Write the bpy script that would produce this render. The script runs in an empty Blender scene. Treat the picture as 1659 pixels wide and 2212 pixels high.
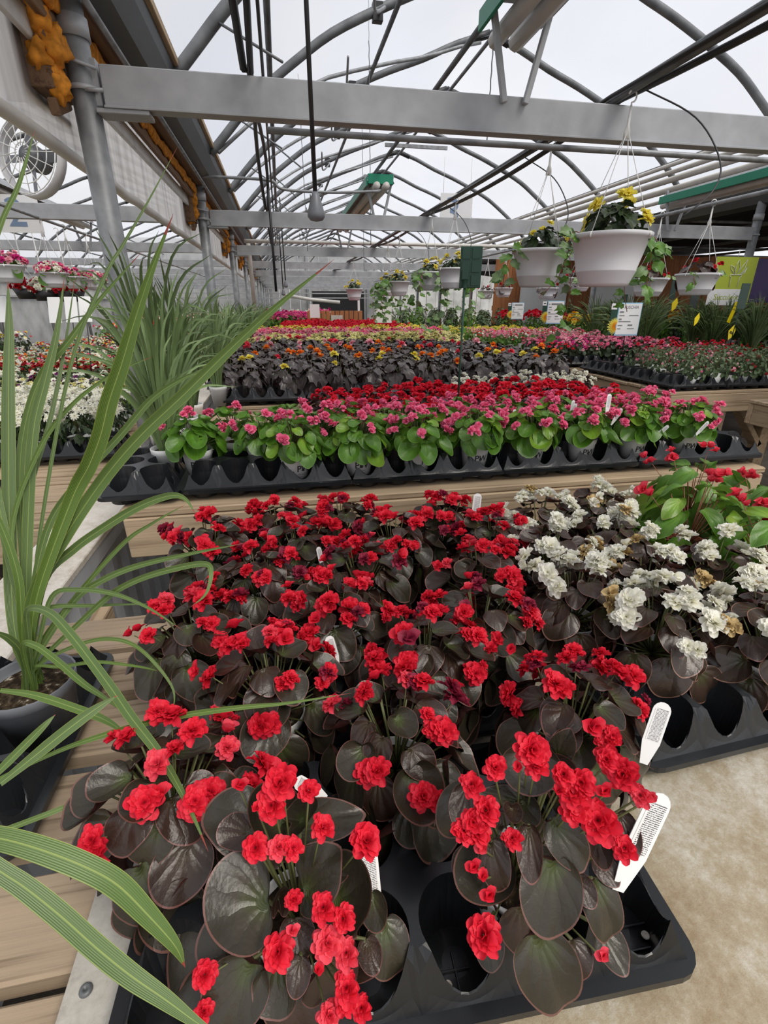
import bpy, math, random
import numpy as np
from mathutils import Matrix, Vector, noise as mnoise
D = bpy.data; COL = bpy.context.scene.collection; SC = bpy.context.scene
# ---------------------------------------------------------------- camera, world, sun, exposure
FPX = 1060.0; CX, CY = 829.5, 1106.0
PITCH = math.atan(451 / FPX); YAW = math.radians(11.0); EYE = 1.35
cd = D.cameras.new('camera'); cam = D.objects.new('camera', cd); COL.objects.link(cam)
cd.sensor_fit = 'HORIZONTAL'; cd.sensor_width = 36; cd.lens = 36 * FPX / 1659; cd.clip_start = 0.02; cd.clip_end = 300
cam.location = (0, 0, EYE); cam.rotation_euler = (math.pi / 2 - PITCH, 0, -YAW); SC.camera = cam
W = D.worlds.new('sky'); SC.world = W; W.use_nodes = True
wn = W.node_tree; bg = wn.nodes['Background']
tc = wn.nodes.new('ShaderNodeTexCoord'); nz = wn.nodes.new('ShaderNodeTexNoise'); nz.inputs['Scale'].default_value = 3.0
rp = wn.nodes.new('ShaderNodeValToRGB'); wn.links.new(tc.outputs['Generated'], nz.inputs['Vector']); wn.links.new(nz.outputs['Fac'], rp.inputs['Fac'])
rp.color_ramp.elements[0].position = .3; rp.color_ramp.elements[0].color = (.88, .91, 1, 1)
rp.color_ramp.elements[1].position = .7; rp.color_ramp.elements[1].color = (1, 1, 1, 1)
wn.links.new(rp.outputs['Color'], bg.inputs['Color']); bg.inputs['Strength'].default_value = .82
sl = D.lights.new('sun', 'SUN'); sun = D.objects.new('sun', sl); COL.objects.link(sun)
sl.energy = 3.2; sl.angle = math.radians(30); sl.color = (1, .93, .82); sun.rotation_euler = (math.radians(28), math.radians(22), 0)
SC.view_settings.view_transform = 'Standard'; SC.view_settings.look = 'None'; SC.view_settings.gamma = 1
SC.cycles.max_bounces = 5; SC.cycles.diffuse_bounces = 3; SC.cycles.glossy_bounces = 2; SC.cycles.transmission_bounces = 3; SC.cycles.transparent_max_bounces = 8
SC.view_settings.use_curve_mapping = False; SC.view_settings.exposure = 0.32

# ---------------------------------------------------------------- measuring helpers (picture point -> world point)
Fv = np.array([math.sin(YAW) * math.cos(PITCH), math.cos(YAW) * math.cos(PITCH), -math.sin(PITCH)])
Rv = np.array([math.cos(YAW), -math.sin(YAW), 0.]); Uv = np.cross(Rv, Fv); C0 = np.array([0, 0, EYE])
def ray(x, y): return Fv + Rv * (x - CX) / FPX - Uv * (y - CY) / FPX
def atZ(x, y, z): d = ray(x, y); return C0 + d * (z - EYE) / d[2]
def atY(x, y, Y): d = ray(x, y); return C0 + d * Y / d[1]
def atX(x, y, X): d = ray(x, y); return C0 + d * X / d[0]
def atD(x, y, zc): return C0 + ray(x, y) * zc
ORD = ['first', 'second', 'third', 'fourth', 'fifth', 'sixth', 'seventh', 'eighth', 'ninth', 'tenth', 'eleventh', 'twelfth', 'thirteenth', 'fourteenth', 'fifteenth', 'sixteenth', 'seventeenth', 'eighteenth', 'nineteenth', 'twentieth', 'twenty-first', 'twenty-second']

# ---------------------------------------------------------------- mesh helpers
class T:                                   # a template: vertices, flat loops, counts, uv per loop
    def __init__(s, V, Fc, UV=None):
        s.V = np.array(V, float).reshape(-1, 3)
        s.cnt = np.array([len(f) for f in Fc], np.int32)
        s.lp = np.array([i for f in Fc for i in f], np.int32)
        s.flat = False
        s.uv = (np.array(UV, float)[s.lp] if UV is not None else np.zeros((len(s.lp), 2)))
def I4(): return np.eye(4)
def frame(p, y, n, sc=1.0, sx=None, sz=None):
    y = np.array(y, float); y /= (np.linalg.norm(y) + 1e-9); n = np.array(n, float)
    x = np.cross(y, n); l = np.linalg.norm(x)
    if l < 1e-5: x = np.cross(y, [0.3, 0.5, .8]); l = np.linalg.norm(x)
    x /= l; n = np.cross(x, y); M = np.eye(4)
    M[:3, 0] = x * (sx if sx else sc); M[:3, 1] = y * sc; M[:3, 2] = n * (sz if sz else sc); M[:3, 3] = p
    return M
def tube_m(p0, p1, r):                     # matrix for the unit tube template
    p0 = np.array(p0, float); p1 = np.array(p1, float); d = p1 - p0; L = np.linalg.norm(d)
    n = np.array([0, 0, 1.]) if abs(d[2]) < .9 * L else np.array([1., 0, 0])
    return frame(p0, d, n, L, r, r)
def merge(name, items, mats, smooth=True):  # items: (template, matrix, material index)
    Vs, Ls, Cs, Us, Ms = [], [], [], [], []; off = 0; Sm = []
    for t, M, k in items:
        Vs.append(t.V @ M[:3, :3].T + M[:3, 3]); Ls.append(t.lp + off); Cs.append(t.cnt); Us.append(t.uv)
        Ms.append(np.full(len(t.cnt), k, np.int32)); off += len(t.V); Sm.append(np.full(len(t.cnt), smooth and not t.flat))
    V = np.concatenate(Vs); L = np.concatenate(Ls); Cn = np.concatenate(Cs); U = np.concatenate(Us); Mi = np.concatenate(Ms)
    me = D.meshes.new(name); me.vertices.add(len(V)); me.vertices.foreach_set('co', V.ravel())
    me.loops.add(len(L)); me.loops.foreach_set('vertex_index', L); me.polygons.add(len(Cn))
    st = np.concatenate([[0], np.cumsum(Cn)[:-1]]).astype(np.int32)
    me.polygons.foreach_set('loop_start', st); me.polygons.foreach_set('material_index', Mi)
    me.polygons.foreach_set('use_smooth', np.concatenate(Sm))
    me.uv_layers.new(name='uv').data.foreach_set('uv', U.ravel())
    for m in mats: me.materials.append(m)
    me.update(calc_edges=True); return me
def link(name, me, parent=None, M=None, loc=None):
    o = D.objects.new(name, me); COL.objects.link(o)
    if parent is not None: o.parent = parent
    if M is not None: o.matrix_basis = Matrix(M.tolist())
    if loc is not None: o.location = loc
    return o
def tag(o, label, cat, group=None):
    o['label'] = label; o['category'] = cat
    if group: o['group'] = group
    return o
def thing(name, label, cat, loc=(0, 0, 0), rz=0, group=None):
    o = link(name, None, loc=loc); o.rotation_euler = (0, 0, rz); o.empty_display_size = .05
    return tag(o, label, cat, group)
def stuff(o): o['kind'] = 'stuff'; return o
def struct(name, me, parent=None, **k):
    o = link(name, me, parent, **k)
    if parent is None: o['kind'] = 'structure'
    return o
def box_t():
    V = [(x, y, z) for x in (-.5, .5) for y in (-.5, .5) for z in (-.5, .5)]
    return T(V, [(0, 1, 3, 2), (4, 6, 7, 5), (0, 4, 5, 1), (2, 3, 7, 6), (0, 2, 6, 4), (1, 5, 7, 3)])
BOX = box_t(); BOX.flat = True
def bev_box(sx, sy, sz, b):                # a box with chamfered long and short edges
    V = []; hx, hy, hz = sx / 2, sy / 2, sz / 2
    for z, e in ((-hz, b), (-hz + b, 0), (hz - b, 0), (hz, b)):
        x, y = hx - e, hy - e; c = b * .8
        V += [(x - c, y, z), (-x + c, y, z), (-x, y - c, z), (-x, -y + c, z), (-x + c, -y, z), (x - c, -y, z), (x, -y + c, z), (x, y - c, z)]
    Fc = [tuple(range(7, -1, -1)), tuple(24 + i for i in range(8))]
    for k in range(3):
        for i in range(8): j = (i + 1) % 8; Fc.append((k * 8 + i, k * 8 + j, k * 8 + 8 + j, k * 8 + 8 + i))
    t = T(V, Fc); t.flat = True; return t
def bx(x0, x1, y0, y1, z0, z1, b=0.003):
    t = bev_box(x1 - x0, y1 - y0, z1 - z0, min(b, .3 * min(x1 - x0, y1 - y0, z1 - z0)))
    M = np.eye(4); M[:3, 3] = ((x0 + x1) / 2, (y0 + y1) / 2, (z0 + z1) / 2); return (t, M, 0)
def tube_unit(n=8):
    V = []; Fc = []
    for k in (0, 1):
        for i in range(n): a = 2 * math.pi * i / n; V.append((math.cos(a), k, math.sin(a)))
    for i in range(n): j = (i + 1) % n; Fc.append((i, i + n, j + n, j))
    Fc.append(tuple(range(n))); Fc.append(tuple(range(2 * n - 1, n - 1, -1)))
    return T(V, Fc)
TUBE = tube_unit(8); TUBE5 = tube_unit(5)
def lathe(prof, n=24, a0=0, arc=2 * math.pi, ex=1.0):   # profile of (r, z)
    V = []; Fc = []; U = []; full = abs(arc - 2 * math.pi) < 1e-6; m = n if full else n + 1
    for j, (r, z) in enumerate(prof):
        for i in range(m): a = a0 + arc * i / n; V.append((r * math.cos(a) * ex, r * math.sin(a), z)); U.append((i / n, j / max(1, len(prof) - 1)))
    for j in range(len(prof) - 1):
        for i in range(n): k = (i + 1) % m; Fc.append((j * m + i, j * m + k, (j + 1) * m + k, (j + 1) * m + i))
    return T(V, Fc, U)
def path_t(pts, r, n=8, closed=False):     # a tube along points; r is a number or a list
    P = np.array(pts, float); V = []; Fc = []; m = len(P)
    up = np.array([0.13, 0.21, 1.0]); prev = None
    for i in range(m):
        d = P[min(i + 1, m - 1)] - P[max(i - 1, 0)]; d /= np.linalg.norm(d) + 1e-9
        if prev is None:
            x = np.cross(d, up); 
            if np.linalg.norm(x) < .1: x = np.cross(d, [1, 0, 0])
        else: x = prev - d * (prev @ d)
        x /= np.linalg.norm(x); prev = x; y = np.cross(d, x); rr = r[i] if hasattr(r, '__len__') else r
        for k in range(n): a = 2 * math.pi * k / n; V.append(P[i] + rr * (math.cos(a) * x + math.sin(a) * y))
    for i in range(m - 1):
        for k in range(n): j = (k + 1) % n; Fc.append((i * n + k, i * n + j, i * n + n + j, i * n + n + k))
    Fc.append(tuple(range(n - 1, -1, -1))); Fc.append(tuple((m - 1) * n + k for k in range(n)))
    return T(V, Fc)
def spline(pts, n):                        # Catmull-Rom through points
    P = np.array(pts, float); P = np.vstack([2 * P[0] - P[1], P, 2 * P[-1] - P[-2]]); out = []
    for i in range(1, len(P) - 2):
        for k in range(n):
            t = k / n; out.append(.5 * ((2 * P[i]) + (P[i + 1] - P[i - 1]) * t + (2 * P[i - 1] - 5 * P[i] + 4 * P[i + 1] - P[i + 2]) * t * t + (-P[i - 1] + 3 * P[i] - 3 * P[i + 1] + P[i + 2]) * t ** 3))
    out.append(P[-2]); return np.array(out)
def extrude_poly(pts, th):                 # polygon in the xz-plane given thickness along y
    n = len(pts); V = [(x, 0, z) for x, z in pts] + [(x, th, z) for x, z in pts]
    return T(V, [tuple(range(n)), tuple(range(2 * n - 1, n - 1, -1))] + [(i, i + n, (i + 1) % n + n, (i + 1) % n) for i in range(n)], [(x, z) for x, z in pts] * 2)

# ---------------------------------------------------------------- materials
class MB:
    def __init__(s, name, rough=.5, spec=.5, metal=0):
        s.m = D.materials.new(name); s.m.use_nodes = True; s.n = s.m.node_tree.nodes; s.l = s.m.node_tree.links
        s.b = s.n['Principled BSDF']; s.b.inputs['Roughness'].default_value = rough; s.b.inputs['Metallic'].default_value = metal
        s.b.inputs['Specular IOR Level'].default_value = spec
    def node(s, t, **k):
        o = s.n.new('ShaderNode' + t)
        for a, v in k.items():
            if a[0] == 'i' and a[1:].isdigit(): o.inputs[int(a[1:])].default_value = v
            else: setattr(o, a, v)
        return o
    def lk(s, a, b): s.l.new(a, b)
    def math(s, op, a, b=None, c=None):
        o = s.node('Math', operation=op)
        for i, v in enumerate((a, b, c)):
            if v is None: continue
            if hasattr(v, 'is_linked'): s.lk(v, o.inputs[i])
            else: o.inputs[i].default_value = v
        return o.outputs[0]
    def coord(s, kind='Object', scale=(1, 1, 1), rnd=True):
        c = s.node('TexCoord'); mp = s.node('Mapping'); mp.inputs['Scale'].default_value = scale
        s.lk(c.outputs[kind], mp.inputs['Vector'])
        if rnd:
            oi = s.node('ObjectInfo'); sc = s.math('MULTIPLY', oi.outputs['Random'], 37.0)
            cb = s.node('CombineXYZ'); s.lk(sc, cb.inputs[0]); s.lk(sc, cb.inputs[1]); s.lk(sc, cb.inputs[2]); s.lk(cb.outputs[0], mp.inputs['Location'])
        return mp.outputs[0]
    def noise(s, vec, scale, detail=3, rough=.5):
        o = s.node('TexNoise'); o.inputs['Scale'].default_value = scale; o.inputs['Detail'].default_value = detail; o.inputs['Roughness'].default_value = rough
        if vec is not None: s.lk(vec, o.inputs['Vector'])
        return o.outputs['Fac']
    def ramp(s, fac, stops):
        o = s.node('ValToRGB'); e = o.color_ramp.elements
        while len(e) < len(stops): e.new(.5)
        for k, (p, c) in enumerate(stops): e[k].position = p; e[k].color = (*c, 1)
        s.lk(fac, o.inputs['Fac']); return o.outputs['Color']
    def mix(s, fac, a, b, mode='MIX'):
        o = s.node('Mix', data_type='RGBA', blend_type=mode)
        for i, v in ((0, fac), (6, a), (7, b)):
            if hasattr(v, 'is_linked'): s.lk(v, o.inputs[i])
            elif isinstance(v, tuple): o.inputs[i].default_value = (*v, 1)
            else: o.inputs[i].default_value = v
        return o.outputs[2]
    def col(s, c):
        if isinstance(c, tuple): s.b.inputs['Base Color'].default_value = (*c, 1)
        else: s.lk(c, s.b.inputs['Base Color'])
    def bump(s, h, st=.3, dist=.002):
        o = s.node('Bump'); o.inputs['Strength'].default_value = st; o.inputs['Distance'].default_value = dist
        s.lk(h, o.inputs['Height']); s.lk(o.outputs[0], s.b.inputs['Normal'])
def plain(name, c, rough=.5, spec=.5, metal=0, var=.12, sc=8, bump=0):
    m = MB(name, rough, spec, metal); v = m.coord('Object'); f = m.noise(v, sc, 4)
    m.col(m.ramp(f, [(.3, tuple(x * (1 - var) for x in c)), (.7, tuple(min(1, x * (1 + var)) for x in c))]))
    if bump: m.bump(f, bump)
    return m.m
def wood(name, c, dark, axis=0, rough=.75, gs=1.0):
    m = MB(name, rough, .25); sc = [48 * gs, 48 * gs, 48 * gs]; sc[axis] = 1.6 * gs
    v = m.coord('Object', tuple(sc)); f = m.noise(v, 1.0, 6, .62)
    s2 = [150, 150, 150]; s2[axis] = 3; f2 = m.noise(m.coord('Object', tuple(s2)), 1, 3); f3 = m.noise(m.coord('Object', (3, 3, 3)), 1, 3)
    k = m.math('ADD', m.math('MULTIPLY', f, .7), m.math('MULTIPLY', f2, .3))
    a = m.ramp(k, [(.4, dark), (.485, c), (.58, tuple(min(1, x * 1.15) for x in c))])
    m.col(m.mix(.45, a, m.ramp(f3, [(.3, tuple(x * .62 for x in c)), (.7, tuple(min(1, x * 1.15) for x in c))])))
    m.bump(k, .7, .003); return m.m
def leaf_mat(name, centre, outer, rim, back, vein, rough=.4, nv=8, rimw=.968, veinst=.5, spec=.5, trans=.0):
    m = MB(name, rough, spec); uv = m.node('UVMap').outputs[0]; sp = m.node('SeparateXYZ'); m.lk(uv, sp.inputs[0]); u, v = sp.outputs[0], sp.outputs[1]
    nz = m.noise(m.coord('Object'), 3, 4); vr = m.math('ADD', v, m.math('MULTIPLY', m.math('SUBTRACT', nz, .5), .5))
    base = m.ramp(vr, [(.08, centre), (.5, outer), (.8, tuple(x * .72 for x in outer))])
    oi = m.node('ObjectInfo').outputs['Random']; base = m.mix(m.math('MULTIPLY', oi, .35), base, tuple(x * .55 for x in outer))
    u2 = m.math('ADD', u, m.math('MULTIPLY', m.math('SUBTRACT', m.noise(m.coord('Object'), 2.6, 3), .5), .16))
    fr = m.math('ABSOLUTE', m.math('SUBTRACT', m.math('FRACT', m.math('MULTIPLY', u2, nv)), .5))
    w = m.math('MULTIPLY', fr, m.math('ADD', v, .05)); line = m.math('LESS_THAN', w, .012)
    base = m.mix(m.math('MULTIPLY', line, veinst), base, vein)
    rm = m.math('GREATER_THAN', v, rimw); base = m.mix(m.math('MULTIPLY', rm, .8), base, rim)
    g = m.node('NewGeometry').outputs['Backfacing']; m.col(m.mix(g, base, back))
    wv = m.math('POWER', m.math('MULTIPLY', fr, 2.0), .5)
    m.bump(m.math('ADD', wv, m.math('MULTIPLY', m.noise(m.coord('Object', (1, 1, 1)), 16, 4), .9)), .3, .0016)
    if trans:
        t = m.node('BsdfTranslucent'); t.inputs[0].default_value = (*[min(1, x * 1.3) for x in outer], 1); ms = m.node('MixShader'); ms.inputs[0].default_value = trans
        m.lk(m.b.outputs[0], ms.inputs[1]); m.lk(t.outputs[0], ms.inputs[2]); m.lk(ms.outputs[0], m.n['Material Output'].inputs[0])
    return m.m
def petal_mat(name, c, c2, rough=.55, trans=.35):
    m = MB(name, rough, .3); uv = m.node('UVMap').outputs[0]; sp = m.node('SeparateXYZ'); m.lk(uv, sp.inputs[0])
    nz = m.noise(m.coord('Object'), 2.2, 3); f = m.math('ADD', m.math('MULTIPLY', sp.outputs[1], .6), m.math('MULTIPLY', nz, .5))
    a = m.ramp(f, [(.2, tuple(x * .6 for x in c2)), (.42, c2), (.75, c)]); m.col(a)
    t = m.node('BsdfTranslucent'); m.lk(a, t.inputs[0]); ms = m.node('MixShader'); ms.inputs[0].default_value = trans
    m.lk(m.b.outputs[0], ms.inputs[1]); m.lk(t.outputs[0], ms.inputs[2]); m.lk(ms.outputs[0], m.n['Material Output'].inputs[0])
    return m.m
M = {}
M['bronze'] = leaf_mat('bronze_leaf', (.065, .09, .02), (.042, .035, .022), (.17, .075, .06), (.045, .016, .013), (.022, .024, .012), .36, veinst=.6)
M['bronze_dark'] = leaf_mat('maroon_leaf', (.05, .036, .015), (.042, .022, .015), (.18, .07, .06), (.035, .01, .009), (.02, .01, .008), .36)
M['bronze_light'] = leaf_mat('bronze_white_leaf', (.06, .07, .025), (.06, .038, .027), (.3, .16, .12), (.07, .025, .018), (.05, .03, .02), .3)
M['green'] = leaf_mat('green_leaf', (.17, .33, .03), (.1, .25, .02), (.14, .26, .05), (.16, .3, .07), (.2, .33, .09), .36, trans=.15)
M['yellowgreen'] = leaf_mat('lime_leaf', (.3, .45, .05), (.2, .38, .03), (.2, .2, .06), (.2, .33, .1), (.25, .4, .1), .36, trans=.15)
M['darkgreen'] = leaf_mat('dark_green_leaf', (.035, .065, .015), (.025, .05, .014), (.05, .07, .02), (.05, .08, .03), (.06, .1, .03), .4)
M['rex'] = leaf_mat('black_leaf', (.11, .12, .1), (.1, .08, .08), (.13, .1, .1), (.05, .02, .02), (.05, .06, .05), .28)
M['sage'] = leaf_mat('sage_leaf', (.13, .2, .08), (.1, .16, .06), (.16, .22, .1), (.14, .2, .1), (.2, .25, .15), .55)
M['silver'] = leaf_mat('silver_leaf', (.4, .48, .36), (.2, .32, .12), (.12, .25, .06), (.2, .28, .15), (.1, .2, .05), .5)
M['stem'] = plain('stem', (.1, .11, .035), .5); M['redstem'] = plain('red_stem', (.28, .1, .06), .5)
M['red'] = petal_mat('red_petal', (.86, .028, .062), (.62, .008, .03))
M['redpink'] = petal_mat('coral_petal', (.9, .085, .13), (.75, .03, .07))
M['faded'] = petal_mat('faded_petal', (.36, .03, .07), (.2, .01, .04))
M['deepred'] = petal_mat('deep_red_petal', (.5, .012, .02), (.3, .005, .01))
M['pink'] = petal_mat('pink_petal', (.97, .24, .42), (.92, .11, .27)); M['palepink'] = petal_mat('pale_pink_petal', (.9, .5, .55), (.85, .25, .35))
M['white'] = petal_mat('white_petal', (.97, .96, .88), (.95, .93, .72)); M['cream'] = petal_mat('cream_petal', (.85, .82, .42), (.75, .65, .2))
M['yellow'] = petal_mat('yellow_petal', (.95, .86, .18), (.9, .68, .04)); M['orange'] = petal_mat('orange_petal', (.95, .28, .03), (.85, .12, .01))
M['amber'] = petal_mat('amber_petal', (.95, .5, .03), (.9, .3, .01)); M['purple'] = petal_mat('purple_petal', (.25, .04, .2), (.12, .02, .1))
M['magenta'] = petal_mat('magenta_petal', (.75, .05, .3), (.6, .02, .2))
M['dry'] = plain('dry_petal', (.5, .36, .16), .8)
M['plastic'] = plain('black_tray_plastic', (.014, .0155, .018), .28, .5, var=.3, sc=3, bump=.05)
M['greyplastic'] = plain('grey_pot_plastic', (.16, .17, .19), .4)
M['potwhite'] = plain('white_pot', (.84, .84, .83), .4, var=.04); M['basket'] = plain('pale_basket_plastic', (.64, .635, .66), .45, var=.04, sc=4)
M['terracotta'] = plain('terracotta', (.42, .12, .05), .6); M['ink'] = plain('black_ink', (.02, .02, .022), .6)
M['greyink'] = plain('grey_ink', (.22, .22, .23), .6)
M['soil'] = MB('soil', .95, .1).m
_m = MB('potting_soil', .95, .1); _f = _m.noise(_m.coord('Object'), 90, 4); _m.col(_m.ramp(_f, [(.45, (.02, .014, .009)), (.62, (.07, .05, .03)), (.72, (.5, .47, .4))])); _m.bump(_f, .9, .006); M['soil'] = _m.m
M['tagwhite'] = plain('white_tag', (.82, .82, .82), .35, var=.02)
def tagprint():
    m = MB('tag_print', .4); uv = m.node('UVMap').outputs[0]; sp = m.node('SeparateXYZ'); m.lk(uv, sp.inputs[0])
    st = m.math('GREATER_THAN', m.math('FRACT', m.math('MULTIPLY', sp.outputs[1], 26)), .5); nzz = m.noise(m.coord('Object', (900, 900, 900), False), 1, 1)
    on = m.math('MULTIPLY', m.math('MULTIPLY', st, m.math('GREATER_THAN', nzz, .42)), m.math('GREATER_THAN', sp.outputs[0], .12))
    m.col(m.mix(on, (.8, .8, .8), (.1, .1, .11))); return m.m
M['tagprint'] = tagprint()
M['steel'] = plain('galvanised_steel', (.26, .27, .28), .5, .5, .3, var=.3, sc=14); M['steeldark'] = plain('weathered_steel', (.15, .158, .165), .5, .5, .25, var=.3, sc=9)
M['beam'] = plain('galvanised_beam', (.36, .37, .385), .55, .5, .2, var=.16, sc=7, bump=.1); M['gutter'] = plain('gutter_steel', (.11, .12, .13), .45, .5, .4, var=.15, sc=2)
M['pvc'] = plain('white_pipe', (.6, .58, .54), .45, var=.1); M['black'] = plain('black_rubber', (.02, .02, .022), .45); M['string'] = plain('white_wire', (.72, .72, .7), .5)
M['foam'] = plain('orange_foam', (.62, .24, .03), .85, .2, var=.45, sc=30, bump=.8); M['ply'] = plain('white_ply', (.55, .53, .5), .7, var=.15)
M['rustwood'] = wood('dark_stained_wood', (.2, .12, .07), (.06, .03, .02), 1); M['heatgreen'] = plain('green_enamel', (.0, .2, .11), .4, var=.05)
M['signgreen'] = plain('dark_green_plastic', (.008, .05, .03), .45, var=.1); M['lime'] = plain('lime_panel', (.42, .5, .04), .5, var=.03); M['violet'] = plain('purple_panel', (.06, .03, .14), .5)
M['lightblue'] = plain('blue_border', (.3, .55, .75), .5); M['tape'] = plain('yellow_tag', (.9, .7, .0), .5, var=.04)
M['shade'] = plain('shade_cloth', (.022, .023, .025), .9, .1, var=.4, sc=2); M['blueink'] = plain('blue_ink', (.2, .28, .42), .5)
M['wood'] = wood('pale_lumber', (.47, .355, .235), (.2, .13, .075), 0); M['woody'] = wood('pale_lumber_long', (.44, .33, .215), (.2, .13, .075), 1)
M['woodgrey'] = wood('weathered_lumber', (.37, .285, .2), (.11, .075, .045), 0); M['fence'] = wood('cedar_boards', (.42, .17, .07), (.2, .07, .03), 2)
def film(name, tint, tr, fold_shade=0.0, tc=None):
    m = MB(name, .4); nt = m
    nzf = m.noise(m.coord('Object', (.5, .25, .5), False), 1.2, 3); c = m.ramp(nzf, [(.35, tuple(x * .85 for x in (tc or tint))), (.6, tc or tint)])
    if fold_shade:
        f2 = m.noise(m.coord('Object', (1, 13, .8), False), 1, 3); c = m.mix(m.math('MULTIPLY', m.math('MULTIPLY', m.math('SUBTRACT', f2, .45), 5.0), fold_shade), c, (.45, .43, .42))  # shading of the vertical folds painted as grey bands in the film colour
    t = m.node('BsdfTranslucent'); m.lk(c, t.inputs[0]); p = m.node('BsdfTransparent'); p.inputs[0].default_value = (*tint, 1); ms = m.node('MixShader'); ms.inputs[0].default_value = tr
    m.lk(t.outputs[0], ms.inputs[1]); m.lk(p.outputs[0], ms.inputs[2]); d = m.node('BsdfDiffuse'); m.lk(c, d.inputs[0]); m2 = m.node('MixShader'); m2.inputs[0].default_value = .12
    m.lk(ms.outputs[0], m2.inputs[1]); m.lk(d.outputs[0], m2.inputs[2]); m.lk(m2.outputs[0], m.n['Material Output'].inputs[0]); return m.m
M['film'] = film('greenhouse_film', (.93, .94, .97), .6, tc=(.6, .62, .67)); M['curtain'] = film('curtain_film', (.97, .95, .93), .07, .6)
def concrete(name, a, b, c, sc=1.0, bump=.4):
    m = MB(name, .8, .3); v = m.coord('Object', (sc, sc, sc), False); f = m.noise(v, 2.2, 8, .72); g = m.noise(v, 14, 8, .8); k = m.math('ADD', m.math('MULTIPLY', f, .55), m.math('MULTIPLY', g, .45))
    m.col(m.ramp(k, [(.38, a), (.5, b), (.62, c)])); m.bump(g, bump, .004); return m.m
M['floor'] = concrete('floor_concrete', (.1, .085, .07), (.17, .145, .12), (.23, .2, .17), .8)
M['sheet'] = concrete('worn_sheet', (.27, .2, .12), (.38, .325, .235), (.55, .52, .46), 3.0, .6)
M['strip'] = concrete('zinc_strip', (.3, .28, .25), (.42, .4, .36), (.5, .48, .44), 4, .2); M['cap'] = concrete('ledge_cap', (.5, .44, .36), (.68, .63, .56), (.78, .75, .7), 2.5, .3)
M['corr'] = plain('grey_siding', (.5, .52, .55), .5, .5, .0, var=.1); M['back'] = plain('grey_wall_panel', (.42, .43, .43), .7, var=.25, sc=2)

# ---------------------------------------------------------------- leaf, flower and blade templates
def leaf_t(seg, rings, cup=.2, ruff=.03, fold=.0, asym=.05, droop=.15, wx=.48, jag=0, seed=0, notch=.1, ridge=.007):
    r = random.Random(seed); ph = [r.uniform(0, 6.3) for _ in range(4)]; V = []; U = []; Fc = []
    V.append((0, 0, 0)); U.append((0, 0))
    for k in range(1, rings + 1):
        s = k / rings
        s = s ** .8
        for i in range(seg + 1):
            f = 2 * math.pi * i / seg; x = asym * (1 - math.cos(f)) + wx * math.sin(f) * (1 + .12 * math.cos(f)); y = .42 - .5 * math.cos(f)
            dd = min(f, 2 * math.pi - f); y += notch * math.exp(-(dd / .28) ** 2)
            jj = 1 + (jag * abs(math.sin(3.5 * f)) - jag * .5 if jag else 0) + (.012 * math.sin(19 * f) if seg > 30 and k == rings else 0)
            x *= s * jj; y *= s * jj; d2 = x * x + (y - .42 * s) ** 2
            z = cup * d2 * 2 + ruff * math.sin(3 * f + ph[0]) * s ** 3 + ruff * .6 * math.sin(5 * f + ph[1]) * s ** 3 + fold * abs(x) - droop * max(0, y - .2) ** 2 * 1.3 + ridge * math.cos(8 * f) * s * (1 - .3 * s)
            V.append((x, y, z)); U.append((i / seg, s))
    m = seg + 1
    for i in range(seg): Fc.append((0, 1 + i + 1, 1 + i))
    for k in range(rings - 1):
        for i in range(seg): a = 1 + k * m + i; Fc.append((a, a + 1, a + m + 1, a + m))
    return T(V, [tuple(reversed(f)) for f in Fc], U)   # upper side is +z
LH = [leaf_t(38, 7, .25, .03, .0, .06, .2, .48, seed=1), leaf_t(38, 7, .1, .045, .1, -.05, .35, .46, seed=2), leaf_t(38, 7, .55, .03, .15, .04, .0, .47, seed=3), leaf_t(38, 7, -.1, .04, .1, .05, .4, .50, seed=4)]
LM = [leaf_t(18, 4, .25, .03, .0, .06, .2, .48, seed=1), leaf_t(18, 4, .1, .045, .1, -.05, .35, .42, seed=2), leaf_t(18, 4, .6, .03, .15, .04, .0, .46, seed=3)]
LL = [leaf_t(8, 2, .3, .04, .1, .05, .2, .44, seed=5, ridge=0), leaf_t(8, 2, .0, .05, .2, -.05, .4, .4, seed=6, ridge=0)]
LJ = [leaf_t(20, 3, .2, .06, .1, .08, .3, .42, jag=.35, seed=7), leaf_t(20, 3, -.1, .06, .1, -.08, .5, .44, jag=.35, seed=8)]
LW = [leaf_t(24, 5, .1, .04, .25, .10, .35, .26, seed=9, notch=.06), leaf_t(24, 5, -.1, .04, .3, -.10, .5, .28, seed=10, notch=.06)]
DIA = T([(0, 0, 0), (.22, .45, .06), (0, 1, -.05), (-.22, .45, .06)], [(0, 1, 2, 3)], [(0, 0), (.3, .5), (.5, 1), (.7, .5)])
def petal(w, l, nu, nv, cup, curl, M_, V, Fc, U, ruf=0.05, ph=0):
    b = len(V)
    for j in range(nv + 1):
        t = j / nv; ww = w * (math.sin(math.pi * (.12 + .62 * t)) ** .8)
        for i in range(nu + 1):
            s = 2 * i / nu - 1; x = ww * s; y = l * t * (1 - .14 * s * s * t); z = cup * (s * s) * w + curl * l * t * t + ruf * l * math.sin(4 * s + ph) * t * t
            v = M_[:3, :3] @ np.array([x, y, z]) + M_[:3, 3]; V.append(tuple(v)); U.append((i / nu, t))
    for j in range(nv):
        for i in range(nu): a = b + j * (nu + 1) + i; Fc.append((a, a + 1, a + nu + 2, a + nu + 1))
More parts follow.
